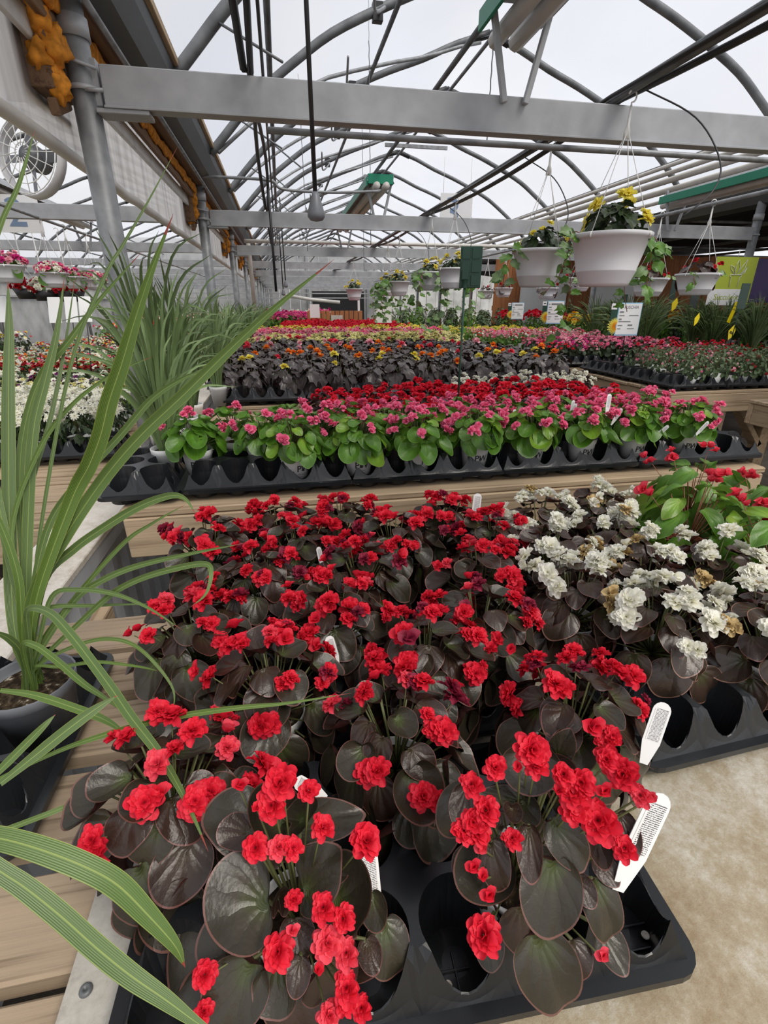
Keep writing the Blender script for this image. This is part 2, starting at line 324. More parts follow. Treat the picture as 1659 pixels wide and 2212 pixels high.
def flower_t(rings, nu=4, nv=3, seed=0, spread=1.0):      # rings: (count, petal length, width, elevation deg)
    r = random.Random(seed); V, Fc, U = [], [], []
    for q, (n, l, w, el) in enumerate(rings):
        for i in range(n):
            a = 2 * math.pi * (i + .5 * q + r.uniform(-.18, .18)) / n; e = math.radians(el + r.uniform(-12, 12))
            y = np.array([math.cos(a) * math.cos(e), math.sin(a) * math.cos(e), math.sin(e)]); nrm = np.array([-math.cos(a) * math.sin(e), -math.sin(a) * math.sin(e), math.cos(e)])
            Mx = frame(y * .04 * spread + np.array([0, 0, .02 * q]), y, nrm, 1); Mx[:3, :3] = Mx[:3, :3] @ np.diag([1, 1, 1])
            petal(w * r.uniform(.85, 1.1), l * r.uniform(.85, 1.1), nu, nv, .5, r.uniform(-.5, .25), Mx, V, Fc, U, .11, r.uniform(0, 6))
    return T(V, Fc, U)
FH = [flower_t([(8, .52, .19, 0), (8, .47, .17, 20), (8, .4, .15, 42), (6, .3, .13, 66)], 4, 4, s) for s in (1, 2, 3)]
FM = [flower_t([(6, .5, .28, 5), (5, .42, .24, 38), (4, .3, .18, 65)], 2, 2, s) for s in (4, 5)]
FL = [flower_t([(5, .5, .3, 12), (3, .38, .24, 55)], 1, 2, s) for s in (6, 7)]
BUD = [flower_t([(2, .55, .34, 62), (2, .5, .28, 70)], 4, 4, 8), flower_t([(3, .5, .3, 55), (2, .45, .26, 75)], 4, 4, 9)]
DAISY = flower_t([(11, .5, .09, 4)], 1, 2, 10)
def ball_t(n=6, m=4, seed=None, amp=0):
    V = [(0, 0, -1)]; Fc = []; U = [(0, 0)]
    for j in range(1, m):
        for i in range(n): a = 2 * math.pi * i / n; p = math.pi * j / m - math.pi / 2; V.append((math.cos(a) * math.cos(p), math.sin(a) * math.cos(p), math.sin(p))); U.append((i / n, j / m))
    V.append((0, 0, 1)); U.append((0, 1))
    for i in range(n): k = (i + 1) % n; Fc.append((0, 1 + k, 1 + i)); Fc.append((len(V) - 1, 1 + (m - 2) * n + i, 1 + (m - 2) * n + k))
    for j in range(m - 2):
        for i in range(n): k = (i + 1) % n; Fc.append((1 + j * n + i, 1 + j * n + k, 1 + (j + 1) * n + k, 1 + (j + 1) * n + i))
    if amp:
        V = [tuple(np.array(v) * (1 + amp * (mnoise.fractal(Vector(v) * 1.7 + Vector((seed, 0, 0)), 1, 2, 4)))) for v in V]
    return T(V, Fc, U)
BALL = ball_t()
def blade(name, pts, w, mats, fold=.35, seg=6, base=.5, nrm=None, twist=0):
    P = spline(pts, seg); n = len(P); V = []; Fc = []; U = []
    for i in range(n):
        t = i / (n - 1); d = P[min(i + 1, n - 1)] - P[max(i - 1, 0)]; d /= np.linalg.norm(d) + 1e-9
        nn = np.array(nrm if nrm is not None else (.3, -.7, .7), float); x = np.cross(d, nn); x /= np.linalg.norm(x) + 1e-9; z = np.cross(x, d)
        if twist: a = twist * (t - .5); x, z = x * math.cos(a) + z * math.sin(a), z * math.cos(a) - x * math.sin(a)
        ww = w * (base + (1 - base) * min(1, t * 3)) * (1 - max(0, (t - .55) / .45) ** 1.8) + .0002
        for s in (-1, -.5, 0, .5, 1): V.append(P[i] + x * ww * .5 * s + z * ww * fold * (abs(s) - .5) * .5); U.append(((s + 1) / 2, t))
    for i in range(n - 1):
        for k in range(4): a = i * 5 + k; Fc.append((a, a + 1, a + 6, a + 5))
    return T(V, Fc, U)
def blade_mat():
    m = MB('striped_blade', .42, .45); uv = m.node('UVMap').outputs[0]; sp = m.node('SeparateXYZ'); m.lk(uv, sp.inputs[0]); u, v = sp.outputs[0], sp.outputs[1]
    s = m.math('SINE', m.math('MULTIPLY', u, 75)); mid = m.math('LESS_THAN', m.math('ABSOLUTE', m.math('SUBTRACT', u, .5)), .035)
    oi = m.node('ObjectInfo').outputs['Random']; base = m.mix(oi, (.1, .175, .025), (.095, .15, .05))
    base = m.mix(m.math('MULTIPLY', m.math('GREATER_THAN', s, .3), .35), base, (.05, .1, .02)); base = m.mix(m.math('MULTIPLY', mid, .6), base, (.3, .38, .1))
    edge = m.math('GREATER_THAN', m.math('ABSOLUTE', m.math('SUBTRACT', u, .5)), .46); base = m.mix(m.math('MULTIPLY', edge, .5), base, (.28, .34, .06))
    base = m.mix(m.math('GREATER_THAN', v, .965), base, (.25, .05, .03)); m.col(base); m.bump(s, .25, .001); return m.m
M['blade'] = blade_mat()
M['grass'] = plain('grass_blade', (.13, .2, .07), .5, var=.4, sc=5); M['grassdark'] = plain('dark_grass_blade', (.07, .11, .035), .5, var=.4, sc=5)

# ================================================================ SETTING
YE = 27.0
struct('floor', merge('floor', [(BOX, np.diag([44, 44, .1, 1.]) + np.array([[0, 0, 0, 0], [0, 0, 0, 12], [0, 0, 0, -.05], [0, 0, 0, 0]]), 0)], [M['floor']], False))
GX = -.62; RX = 2.4; HALF = 2.86
PROF = [(0, 3.98), (.35, 3.88), (.72, 3.73), (1.1, 3.6), (1.5, 3.44), (1.85, 3.28), (2.13, 3.1), (2.38, 2.92), (2.58, 2.74), (2.74, 2.58), (2.86, 2.46)]
def prof_pts(xc, side, dz=0, out=0): return [(xc + side * (d + out * d / HALF), z + dz + out * .5) for d, z in PROF]
RIBS = [1.95 + 1.5 * k for k in range(17)]
def roof(xc, name):
    P = list(reversed(prof_pts(xc, -1, .035, .03))) + prof_pts(xc, 1, .035, .03)[1:]; ys = [-1.2 + .75 * k for k in range(39)]
    V = []; U = []; Fc = []; n = len(P)
    for j, y in enumerate(ys):
        sag = -.012 if j % 2 else 0
        for i, (x, z) in enumerate(P): V.append((x, y, z + sag)); U.append((i / n, y))
    for j in range(len(ys) - 1):
        for i in range(n - 1): a = j * n + i; Fc.append((a, a + 1, a + n + 1, a + n))
    top = struct(name, merge(name, [(T(V, Fc, U), I4(), 0)], [M['film']]))
    rp_ = []
    for sd in (-1, 1): rp_.append((path_t([(x - 0, 0, z) for x, z in spline([(a, b) for a, b in prof_pts(xc, sd)], 3)], .033, 8), I4(), 0))
    rib = merge('arch_rib', rp_, [M['steeldark']])
    cap = merge('ridge_tape', [(path_t([(xc + s * .22, 0, 3.98 - .065), (xc + s * .1, 0, 3.955), (xc, 0, 3.985)], .037, 6), I4(), 0) for s in (-1, 1)], [M['black']])
    for y in RIBS:
        r = link('arch_rib', rib, top, loc=(0, y, 0)); link('ridge_tape', cap, top, loc=(0, y, 0))
    for x, z in ((xc, 3.93), (xc - 2.35, 2.9), (xc + 2.35, 2.9), (xc + 1.35, 3.44), (xc - 1.35, 3.44)):
        link('purlin', merge('purlin', [(TUBE, tube_m((x, -1, z), (x, YE, z), .02), 0)], [M['steeldark']]), top)
    return top
ceil_main = roof(RX, 'ceiling'); ceil_left = roof(GX - .16 - HALF - .15, 'ceiling_left')
BY = [2.4 + 3.0 * k for k in range(9)]
beam = merge('cross_beam', [bx(-.57, 5.25, -.035, .035, 2.005, 2.13, .004), bx(-.60, -.42, -.045, .045, 1.985, 2.0, .002), bx(-.57, 5.25, -.05, -.035, 2.0, 2.008, .001)], [M['beam']])
beaml = merge('cross_beam', [bx(-6.4, -.72, -.03, .03, 2.02, 2.14, .004)], [M['beam']])
for y in BY:
    link('cross_beam', beam, ceil_main, loc=(0, y, 0)); link('cross_beam', beaml, ceil_left, loc=(0, y, 0))
    link('tie_pipe', merge('tie_pipe', [(TUBE, tube_m((-.0, y + .33, 2.06), (5.2, y + .33, 2.06), .014), 0)], [M['steel']]), ceil_main)
# curved wind braces and struts under the film
def prof_z(d):
    d = abs(d)
    for (a, za), (b, zb) in zip(PROF, PROF[1:]):
        if a <= d <= b: return za + (zb - za) * (d - a) / (b - a)
    return 2.46
for k, y in enumerate(RIBS[3:12]):
    pts = [(RX - d, y - 1.55 * (d / HALF) ** 1.5, prof_z(d) - .05) for d in np.linspace(.1, 2.8, 12)]
    link('wind_brace', merge('wind_brace', [(path_t(pts, .016, 6), I4(), 0)], [M['steel']]), ceil_main)
for k, y in enumerate(RIBS[:12]):
    it = [(TUBE5, tube_m((RX - 2.38, y, 2.93), (RX - 2.1, y - .55, 2.60), .008), 0), (TUBE5, tube_m((RX - 2.62, y, 2.7), (RX - 2.3, y - .3, 2.45), .007), 0)]
    link('strut', merge('strut', it, [M['steeldark']]), ceil_main)
    it = [(path_t(spline([(RX - 1.5, y + .03, 3.42), (RX - 1.47, y - .2, 3.38), (RX - 1.62, y - .6, 3.2), (RX - 1.66, y - 1.0, 3.33)], 5), .011, 6), I4(), 0), (bx(RX - 1.53, RX - 1.45, y - .03, y + .03, 3.36, 3.48)[0], bx(RX - 1.53, RX - 1.45, y - .03, y + .03, 3.39, 3.47)[1], 1)]
    link('conduit', merge('conduit', it, [M['steel'], M['black']]), ceil_main)
link('collar_tie', merge('collar_tie', [bx(RX - .55, RX + .5, 9.42, 9.45, 3.68, 3.73, .002)], [M['steel']]), ceil_main)
# left wall line: posts, gutter, boards, foam, roll-up curtain, knee wall with cap
cur_v = []; cur_f = []; cur_u = []
ysn = np.linspace(.4, YE, 300)
for j, y in enumerate(ysn):
    for i, z in enumerate((2.32, 2.2, 2.05, 1.9)): cur_v.append((-.765 + .0, y, z)); cur_u.append((i / 3, y))
for j in range(len(ysn) - 1):
    for i in range(3): a = j * 4 + i; cur_f.append((a, a + 4, a + 5, a + 1))
wl = struct('wall_left', merge('wall_left', [(T(cur_v, cur_f, cur_u), I4(), 0)], [M['curtain']]))
link('curtain_roll', merge('curtain_roll', [(path_t([(-.77 + .004 * math.sin(9 * y), y, 1.885 + .004 * math.sin(13 * y)) for y in np.linspace(.4, YE, 120)], .024, 10), I4(), 0)], [M['pvc']]), wl)
gut = T([(x, y, z) for y in (-1.2, YE) for x, z in ((-.72, 2.50), (-.72, 2.38), (-.62, 2.33), (-.52, 2.36), (-.47, 2.44), (-.45, 2.50), (-.46, 2.50), (-.53, 2.39), (-.62, 2.36), (-.70, 2.4))],
        [(i, (i + 1) % 10, (i + 1) % 10 + 10, i + 10) for i in range(10)] + [tuple(range(10)), tuple(range(19, 9, -1))])
link('gutter', merge('gutter', [(gut, I4(), 0)], [M['gutter']], False), wl)
link('gutter_lip', merge('gutter_lip', [bx(-.455, -.43, -1.2, YE, 2.49, 2.53)], [M['woody']]), wl)
link('long_pipe', merge('long_pipe', [(TUBE, tube_m((-.575, -1, 2.30), (-.575, YE, 2.30), .012), 0)], [M['steel']]), wl)
link('head_board', merge('head_board', [bx(-.70, -.675, -.5, YE, 2.2, 2.37), bx(-.705, -.60, -.5, YE, 2.315, 2.335)], [M['rustwood']]), wl)
link('white_board', merge('white_board', [bx(-.745, -.725, -.5, YE, 2.14, 2.22)], [M['ply']]), wl)
ft = ball_t(10, 40, 3.3, .5); foam_v = []
def foam_strip(y0, y1, x, z, w, h, seed, name='foam_strip'):
    n = int((y1 - y0) / .03); V = []; Fc = []; U = []
    for j in range(n + 1):
        y = y0 + (y1 - y0) * j / n; q = 1 + .5 * mnoise.noise(Vector((seed, y * 6, 0))); dz = .012 * mnoise.noise(Vector((seed + 5, y * 9, 0)))
        for i in range(8):
            a = 2 * math.pi * i / 8; k = q * (1 + .35 * mnoise.noise(Vector((i * 2.1, y * 25, seed)))); V.append((x + w * math.cos(a) * k, y, z + dz + h * math.sin(a) * k)); U.append((i / 8, y))
    for j in range(n):
        for i in range(8): Fc.append((j * 8 + i, j * 8 + (i + 1) % 8, j * 8 + 8 + (i + 1) % 8, j * 8 + 8 + i))
    return merge(name, [(T(V, Fc, U), I4(), 0)], [M['foam']])
link('foam_strip', foam_strip(.3, 20, -.665, 2.275, .014, .034, 1.0), wl)
post = merge('post', [(lathe([(0, 0), (.045, 0), (.045, 2.45), (0, 2.45)], 20), I4(), 0), (lathe([(.046, 2.2), (.052, 2.2), (.052, 2.26), (.046, 2.26)], 20), I4(), 1),
                      (lathe([(.051, 2.05), (.055, 2.05), (.055, 2.065), (.051, 2.065)], 20), I4(), 1)], [M['steel'], M['beam']])
pb = merge('post_board', [bx(-.115, -.035, -.14, .03, 2.02, 2.34), (bev_box(.03, .16, .05, .004), np.array([[1, 0, 0, -.06], [0, .93, -.36, -.05], [0, .36, .93, 2.0], [0, 0, 0, 1.]]), 0), bx(-.135, -.115, -.2, -.13, 2.0, 2.34), bx(-.135, -.115, -.16, .2, 1.99, 2.02)], [M['rustwood']])
pw = merge('post_board_edge', [bx(-.15, -.135, -.22, -.06, 1.98, 2.36)], [M['ply']])
pc = merge('beam_bracket', [bx(.05, .075, -.02, .02, 2.01, 2.15), (TUBE5, tube_m((-.01, -.07, 2.13), (.075, -.03, 2.115), .006), 0), (TUBE5, tube_m((.03, -.045, 2.05), (.09, -.045, 2.05), .007), 0)], [M['beam']])
for k, y in enumerate(BY):
    link('post', post, wl, loc=(-.64, y, 0)); link('post_board', pb, wl, loc=(-.655, y, 0)); link('post_board', pw, wl, loc=(-.655, y, 0)); link('beam_bracket', pc, wl, loc=(-.655, y, 0))
    if k < 6:
        r = random.Random(k + 2); it = []
        for q in range(9): s = .03 + .018 * r.random(); it.append((ball_t(16, 12, q + k * 3.1, .5), np.array([[s, 0, 0, -.735 + .05 * r.random()], [0, s * 1.0, 0, y - .13 + .06 * r.random()], [0, 0, s * 1.3, 2.32 - .035 * q], [0, 0, 0, 1.]]), 0))
        link('foam_blob', merge('foam_blob', it, [M['foam']]), wl)
link('down_pipe', merge('down_pipe', [(path_t([(-.44, 9.3, 2.25), (-.44, 9.35, 2.15), (-.44, 9.35, 1.2)], .035, 8), I4(), 0), (TUBE, tube_m((-.5, 9.3, 2.28), (5.2, 9.3, 2.28), .028), 0)], [M['pvc']]), wl)
link('conduit', merge('conduit', [(path_t(spline([(-.6, 5.2, 2.35), (-.3, 5.2, 2.35), (.0, 5.2, 2.34), (.1, 5.2, 2.28), (.5, 5.2, 2.27), (.9, 5.2, 2.29), (1.0, 5.3, 2.32)], 6), .012, 6), I4(), 0)], [M['steel']]), wl)
# knee wall
sid = []; 
for j in range(int((YE + .6) / .04)):
    y = -.6 + j * .04; sid.append((y, -.665 if (j // 2) % 2 else -.680))
V = [(x, y, z) for y, x in sid for z in (0, .605)]; kw = T(V, [(2 * i, 2 * i + 2, 2 * i + 3, 2 * i + 1) for i in range(len(sid) - 1)])
kn = struct('wall_knee', merge('wall_knee', [(kw, I4(), 0), bx(-.83, -.69, -.6, YE, 0, .605)], [M['corr']], False))
link('siding_trim', merge('siding_trim', [bx(-.680, -.655, -.6, YE, .55, .605)], [M['corr']]), kn)
link('ledge_cap', merge('ledge_cap', [bx(-.84, -.652, -.6, YE, .605, .628)], [M['cap']]), kn)
# right posts, gutter, outer parts
wr = struct('wall_right', merge('wall_right', [(gut, np.array([[-1, 0, 0, 4.75], [0, 1, 0, 0], [0, 0, 1, 0], [0, 0, 0, 1.]]), 0)], [M['gutter']], False))
for y in BY: link('post', post, wr, loc=(5.3, y, 0))
# end wall, panelled, with door opening
wb = []
for k in range(52): x = -7.5 + k * .5; wb.append(bx(x, x + .49, YE, YE + .05, 0, 4.1))
we = struct('wall_end', merge('wall_end', wb, [M['back']], False))
link('door_opening', merge('door_opening', [bx(1.6, 4.2, YE - .04, YE - .01, .0, 1.9)], [M['black']]), we)
for x in (-.4, 1.4, 4.4): link('post', merge('end_post', [bx(x - .06, x + .06, YE - .1, YE - .04, 0, 3.9)], [M['beam']]), we)
for z in (1.55, 1.75, 1.95, 2.2, 2.45): link('rail', merge('rail', [bx(-6.5, 5.2, YE - 1.5, YE - 1.44, z, z + .05)], [M['beam']]), we)
link('elbow_pipe', merge('elbow_pipe', [(path_t([(.2, 20, 1.62), (1.1, 20, 1.48), (2.2, 20, 1.38)], .06, 8), I4(), 0)], [M['pvc']]), we)
wb = []
for k in range(30): wb.append(bx(-7.3, -7.25, -1 + k, -.02 + k, 0, 2.6))
wfl = struct('wall_far_left', merge('wall_far_left', wb, [M['back']], False))
for k in range(10): link('post', post, wfl, loc=(-6.75, 2.4 + 3 * k - 3, 0))
for z in (1.5, 1.9, 2.2): link('rail', merge('rail', [bx(-7.24, -7.2, -1, YE, z, z + .06)], [M['beam']]), wfl)
# cedar fence wall at the right rear, boards one by one
wf = struct('wall_fence', merge('wall_fence', [bx(4.6, 15.5, 11.1, 11.14, 0, .12), bx(4.6, 15.5, 11.1, 11.14, 1.2, 1.3)], [M['fence']]))
bd = merge('board', [bx(0, .19, 0, .025, 0, 2.35)], [M['fence']])
for k in range(56): link('board', bd, wf, loc=(4.6 + .195 * k, 11.07 + .006 * (k % 3), 0))
link('white_panel', merge('white_panel', [bx(5.2, 6.3, 11.0, 11.05, 0, 1.95)], [M['tagwhite']]), wf); link('white_panel', merge('white_panel', [bx(7.0, 8.0, 11.0, 11.05, 0, 1.9)], [M['tagwhite']]), wf)
# shade cloth roof of the bay on the right
sv = []; sf = []
for j in range(16):
    for i in range(9): x = 5.45 + i * 1.1; y = -1 + j * 1.6; sv.append((x, y, 2.42 + .3 * (i % 2) * .3 + (.5 if i > 4 else 0) + .05 * math.sin(j * 2.1 + i)))
for j in range(15):
    for i in range(8): sf.append((j * 9 + i, j * 9 + i + 1, j * 9 + i + 10, j * 9 + i + 9))
sh = struct('ceiling_shade', merge('ceiling_shade', [(T(sv, sf), I4(), 0)], [M['shade']]))
for k in range(9): link('shade_rail', merge('shade_rail', [(TUBE, tube_m((5.4, .6 + k * 1.5, 2.36), (14, .6 + k * 1.5, 2.36), .02), 0)], [M['steel']]), sh)
for x in (6.3, 7.6, 9.2): link('shade_rail', merge('shade_rail', [(TUBE, tube_m((x, -1, 2.3), (x, 11, 2.3), .022), 0)], [M['steel']]), sh)

# ================================================================ SERVICES OVERHEAD
for k, (x, z, r) in enumerate([(X, atX(1400, y, X)[2], r) for X, y, r in ((4.5, 374, .02), (4.58, 389, .022), (4.68, 404, .03), (4.78, 424, .03), (4.9, 444, .02))]):
    tag(link('water_pipe', merge('water_pipe', [(TUBE, tube_m((x, .2, z), (x, 24, z), r * 1.15), 0)], [M['pvc']])), 'long pale heating pipe under the right eave, %s of five from the inside' % ORD[k], 'pipe', 'pipes under the right eave')
def sagline(x, z, dz, r, ys=(-.6, 2.4, 5.4, 8.4, 11.4, 14.4, 17.4), mat='black', dx=0):
    pts = []
    for a, b in zip(ys, ys[1:]):
        for t in np.linspace(0, 1, 10, endpoint=False): pts.append((x + dx * math.sin(t * 6.28), a + (b - a) * t, z + dz * (1 - (2 * t - 1) ** 2)))
    return (path_t(pts, r, 7), I4(), 0)
hp = tag(link('hanging_rail', merge('hanging_rail', [sagline(1.48, 2.155, .0, .015, mat='steel')], [M['steeldark']])), 'long grey rail over the aisle that the large hanging baskets hook onto', 'rail')
hose = tag(link('drip_hose', merge('drip_hose', [sagline(1.51, 2.16, -.05, .013), sagline(1.455, 2.165, -.02, .008)], [M['black']])), 'black drip hose strapped along the basket rail', 'hose')
for k, (y, sx) in enumerate(((2.0, .22), (3.05, .18), (4.6, .16), (5.9, .15))):
    link('drip_tube', merge('drip_tube', [(path_t(spline([(1.5, y + .25, 2.15), (1.5 + sx * .7, y + .1, 2.02), (1.5 + sx, y, 1.86), (1.5 + sx * .8, y - .05, 1.75), (1.5 + sx * .3, y - .05, 1.66)], 6), .0032, 5), I4(), 0)], [M['black']]), hose)
for k, (x, y, z0, z1) in enumerate(((1.25, 3.3, 2.2, 3.7), (.95, 5.6, 1.9, 3.9), (1.3, 8.3, 1.8, 3.8), (.35, 6.4, 1.9, 3.5))):
    tag(link('hanging_chain', merge('hanging_chain', [(path_t([(x + .003 * (j % 2), y, z0 + (z1 - z0) * j / 40) for j in range(41)], .0035, 4), I4(), 0)], [M['steeldark']])), 'thin grey chain hanging from the ridge, %s back from the camera' % ORD[(0, 1, 3, 2)[k]], 'chain')
hp2 = tag(link('hanging_rail', merge('hanging_rail', [(TUBE, tube_m((3.0, -.5, 1.985), (3.0, 17, 1.985), .013), 0)], [M['steel']])), 'thin grey rail carrying the smaller baskets of red flowers', 'rail')
hp3 = tag(link('hanging_rail', merge('hanging_rail', [(TUBE, tube_m((-2.0, .3, 2.03), (-2.0, 17, 2.03), .013), 0)], [M['steel']])), 'grey rail over the left bay carrying baskets of pink petunias', 'rail')
tag(link('cable_bundle', merge('cable_bundle', [sagline(-.07, 2.16, .28, .014, dx=.015), sagline(-.045, 2.15, .24, .012, dx=-.02), sagline(.0, 2.14, .1, .006)], [M['black']])), 'bundle of black hoses looping over the beams near the left posts', 'cable')
tag(link('gas_pipe', merge('gas_pipe', [(TUBE, tube_m((1.0, -.5, 2.52), (1.0, 20, 2.52), .014), 0)], [M['steeldark']])), 'straight dark gas pipe running along above the tube heaters', 'pipe')
def heater(x, y0, y1, z, label):
    t = thing('tube_heater', label, 'heater', (x, y0, z)); L = y1 - y0
    link('reflector', merge('reflector', [(T([(a, b, c) for b in (0, L) for a, c in ((-.13, -.02), (-.08, .05), (.08, .05), (.13, -.02))], [(0, 1, 5, 4), (1, 2, 6, 5), (2, 3, 7, 6)]), I4(), 0)], [M['beam']], False), t)
    link('side_panel', merge('side_panel', [bx(-.14, -.125, 0, L, -.05, .02)], [M['heatgreen']]), t)
    link('end_plate', merge('end_plate', [bx(-.12, .12, 0, .02, -.03, .05)], [M['heatgreen']]), t)
    for s in (-1, 1): link('burner_tube', merge('burner_tube', [(TUBE, tube_m((s * .045, -.05, -.05), (s * .045, L + .05, -.05), .032), 0)], [M['pvc']]), t)
    for yy in (0.1, L - .1):
        if z < 2.7: link('support_leg', merge('support_leg', [(bev_box(.022, .022, .36, .003), np.array([[1, 0, .25 * s, s * .09], [0, 1, 0, yy], [-.25 * s, 0, 1, -.12], [0, 0, 0, 1.]]), 0) for s in (-1, 1)], [M['beam']]), t)
    return t
heater(1.0, -.6, 2.45, 2.40, 'green tube heater overhead nearest the camera, on the first beam')
heater(1.0, 5.3, 8.3, 2.40, 'green and white tube heater hanging beyond the second beam')
heater(4.15, 2.6, 5.4, 2.36, 'green tube heater hung high on the right above the pipes')
heater(-2.5, 5.4, 8.2, 2.35, 'green tube heater hanging in the left bay')
# hanging pull cords
def cord(x, y, ztop, zb, label, r=.005, bell=True):
    t = thing('pull_cord', label, 'cord', (x, y, zb)); link('cord', merge('cord', [(TUBE5, tube_m((0, 0, .02), (0, 0, ztop - zb), r), 0)], [M['black']]), t)
    if bell: link('bell_weight', merge('bell_weight', [(lathe([(0, -.055), (.022, -.05), (.03, -.04), (.03, -.028), (.016, .02), (.009, .035), (0, .037)], 14), I4(), 0)], [M['greyplastic']]), t)
p = atY(682, 440, 2.0); cord(p[0], 2.0, 3.2, p[2], 'black cord with a grey bell weight hanging in front of the first beam', .008)
p = atY(617, 612, 7.5); cord(p[0], 7.5, 2.6, p[2], 'thin black cord with a small bell, further of two near the left posts', .008)
p = atY(612, 630, 8.2); cord(p[0], 8.2, 2.6, p[2], 'thin black cord with a small bell, left of two near the left posts', .008)
p = atY(597, 635, 5.0); cord(p[0], 5.0, 2.3, p[2], 'thick black hose end hanging from the beams by the left posts', .012, False)
# fan
fan = thing('circulation_fan', 'round white wire-caged fan hanging in the left bay', 'fan', tuple(atY(70, 340, 3.7))); fan.rotation_euler = (math.radians(80), 0, math.radians(-25))
cg = []
for r in (.05, .1, .15, .2): cg.append((path_t([(r * math.cos(a), r * math.sin(a), .07 - r * .15) for a in np.linspace(0, 6.2832, 25)], .003, 5), I4(), 0))
for k in range(16): a = k * math.pi / 8; cg.append((TUBE5, tube_m((.03 * math.cos(a), .03 * math.sin(a), .07), (.2 * math.cos(a), .2 * math.sin(a), .04), .0025), 0))
link('cage', merge('cage', cg, [M['string']]), fan)
link('shroud', merge('shroud', [(lathe([(.2, -.03), (.208, -.03), (.208, .03), (.2, .03), (.2, -.03)], 32), I4(), 0)], [M['basket']]), fan)
link('motor', merge('motor', [(lathe([(0, -.08), (.06, -.08), (.07, 0), (.04, .05), (0, .06)], 16), I4(), 0)], [M['steeldark']]), fan)
for k in range(4): link('fan_blade', merge('fan_blade', [(bev_box(.14, .06, .004, .001), np.array(Matrix.Rotation(k * math.pi / 2, 4, 'Z') @ Matrix.Translation((.11, 0, 0)) @ Matrix.Rotation(.5, 4, 'X')), 0)], [M['greyplastic']]), fan)

# ================================================================ BENCHES
PL = {}
def plank_mesh(w, d, h, mat='wood'):
    k = (round(w, 2), round(d, 3), round(h, 3), mat)
    if k not in PL: PL[k] = merge('plank', [bx(-w / 2, w / 2, -d / 2, d / 2, -h, 0, .004)], [M[mat]])
    return PL[k]
def bench(x0, x1, y0, y1, z, label, slat=.14, gap=.012, mat='wood', legs=True, face=.13):
    t = thing('plant_bench', label, 'bench', ((x0 + x1) / 2, (y0 + y1) / 2, 0), 0, None); cx, cy = (x0 + x1) / 2, (y0 + y1) / 2; w = x1 - x0; d = y1 - y0
    n = max(1, round(d / (slat + gap))); pit = d / n
    for k in range(n): link('plank', plank_mesh(w, pit - gap, .022, mat), t, loc=(0, -d / 2 + pit * (k + .5), z + (.002 * (k % 3 - 1))))
    for s in (-1, 1):
        link('edge_board', merge('edge_board', [bx(-w / 2 + .01, w / 2 - .01, s * (d / 2 - .02) - .019, s * (d / 2 - .02) + .019, z - .025 - face, z - .025, .004)], [M[mat]]), t)
        link('edge_board', merge('edge_board', [bx(s * (w / 2 - .03) - .019, s * (w / 2 - .03) + .019, -d / 2 + .04, d / 2 - .04, z - .025 - face, z - .025, .004)], [M['woody']]), t)
    if legs:
        for sx in (-1, 1):
            for sy in (-1, 1):
                X, Y = sx * (w / 2 - .25), sy * (d / 2 - .2)
                link('leg', merge('leg', [bx(X - .045, X + .045, Y - .045, Y + .045, 0, z - .025 - .02, .004)], [M['fence' if 0 else 'woody']]), t)
                link('brace', merge('brace', [(bev_box(.04, .09, .42, .004), np.array([[.75, 0, -sx * .66, X + sx * .0 - sx * .16], [0, 1, 0, Y], [sx * .66, 0, .75, z - .32], [0, 0, 0, 1.]]), 0)], [M['woody']]), t)
    return t
ZF = .60; ZP = .78
bench(-.52, 1.76, 1.46, 2.86, ZP, 'wooden bench holding the pink and red begonias, right behind the front bench')
bench(-.42, 1.98, 3.06, 5.4, ZP, 'wooden bench of dark-leaved begonias, second behind the pink flowers')
bench(-.42, 1.98, 5.5, 7.9, ZP, 'wooden bench of pink and cream begonias in the middle distance')
bench(-.42, 1.98, 8.0, 11.0, ZP, 'wooden bench of red begonias furthest down the middle aisle')
bench(2.93, 4.5, 1.2, 2.70, ZP, 'wooden bench cut off by the right edge, beside the pink begonias')
bench(2.62, 3.95, 3.02, 4.30, ZP, 'wooden bench of fuchsias on the right, with a green painted leg')
bench(2.52, 3.95, 4.45, 5.6, ZP, 'wooden bench of impatiens behind the fuchsia bench')
bench(2.45, 3.95, 5.9, 7.1, ZP, 'wooden bench of small pink flowers, third back on the right')
bench(2.4, 3.95, 7.45, 8.7, ZP, 'wooden bench of lime green plants, fourth back on the right')
bench(2.4, 3.6, 9.3, 12, ZP, 'furthest wooden bench on the right of the aisle')
bench(5.42, 6.9, 4.2, 8.6, ZP, 'wooden bench of grasses behind the fuchsias, outer one'); bench(4.2, 5.15, 4.2, 8.6, ZP, 'wooden bench of grasses behind the fuchsias, inner one')
bench(5.42, 6.9, 1.2, 3.8, ZP, 'wooden bench on the far right under the shade cloth')
bench(-3.2, -.86, 1.82, 2.6, .62, 'slatted wooden pallet bench in the left bay with bare planks', slat=.10, gap=.018)
bench(-3.2, -.86, 2.64, 6.6, .62, 'long wooden bench of white daisies in the left bay')
bench(-6.0, -3.5, 2.2, 9.0, .62, 'wooden bench at the far left of the left bay')
bench(-3.2, -.86, 6.9, 16, .62, 'wooden bench in the left bay beyond the daisies')
bench(-.42, 1.2, 12.0, 15.0, ZP, 'wooden display bench near the end wall')
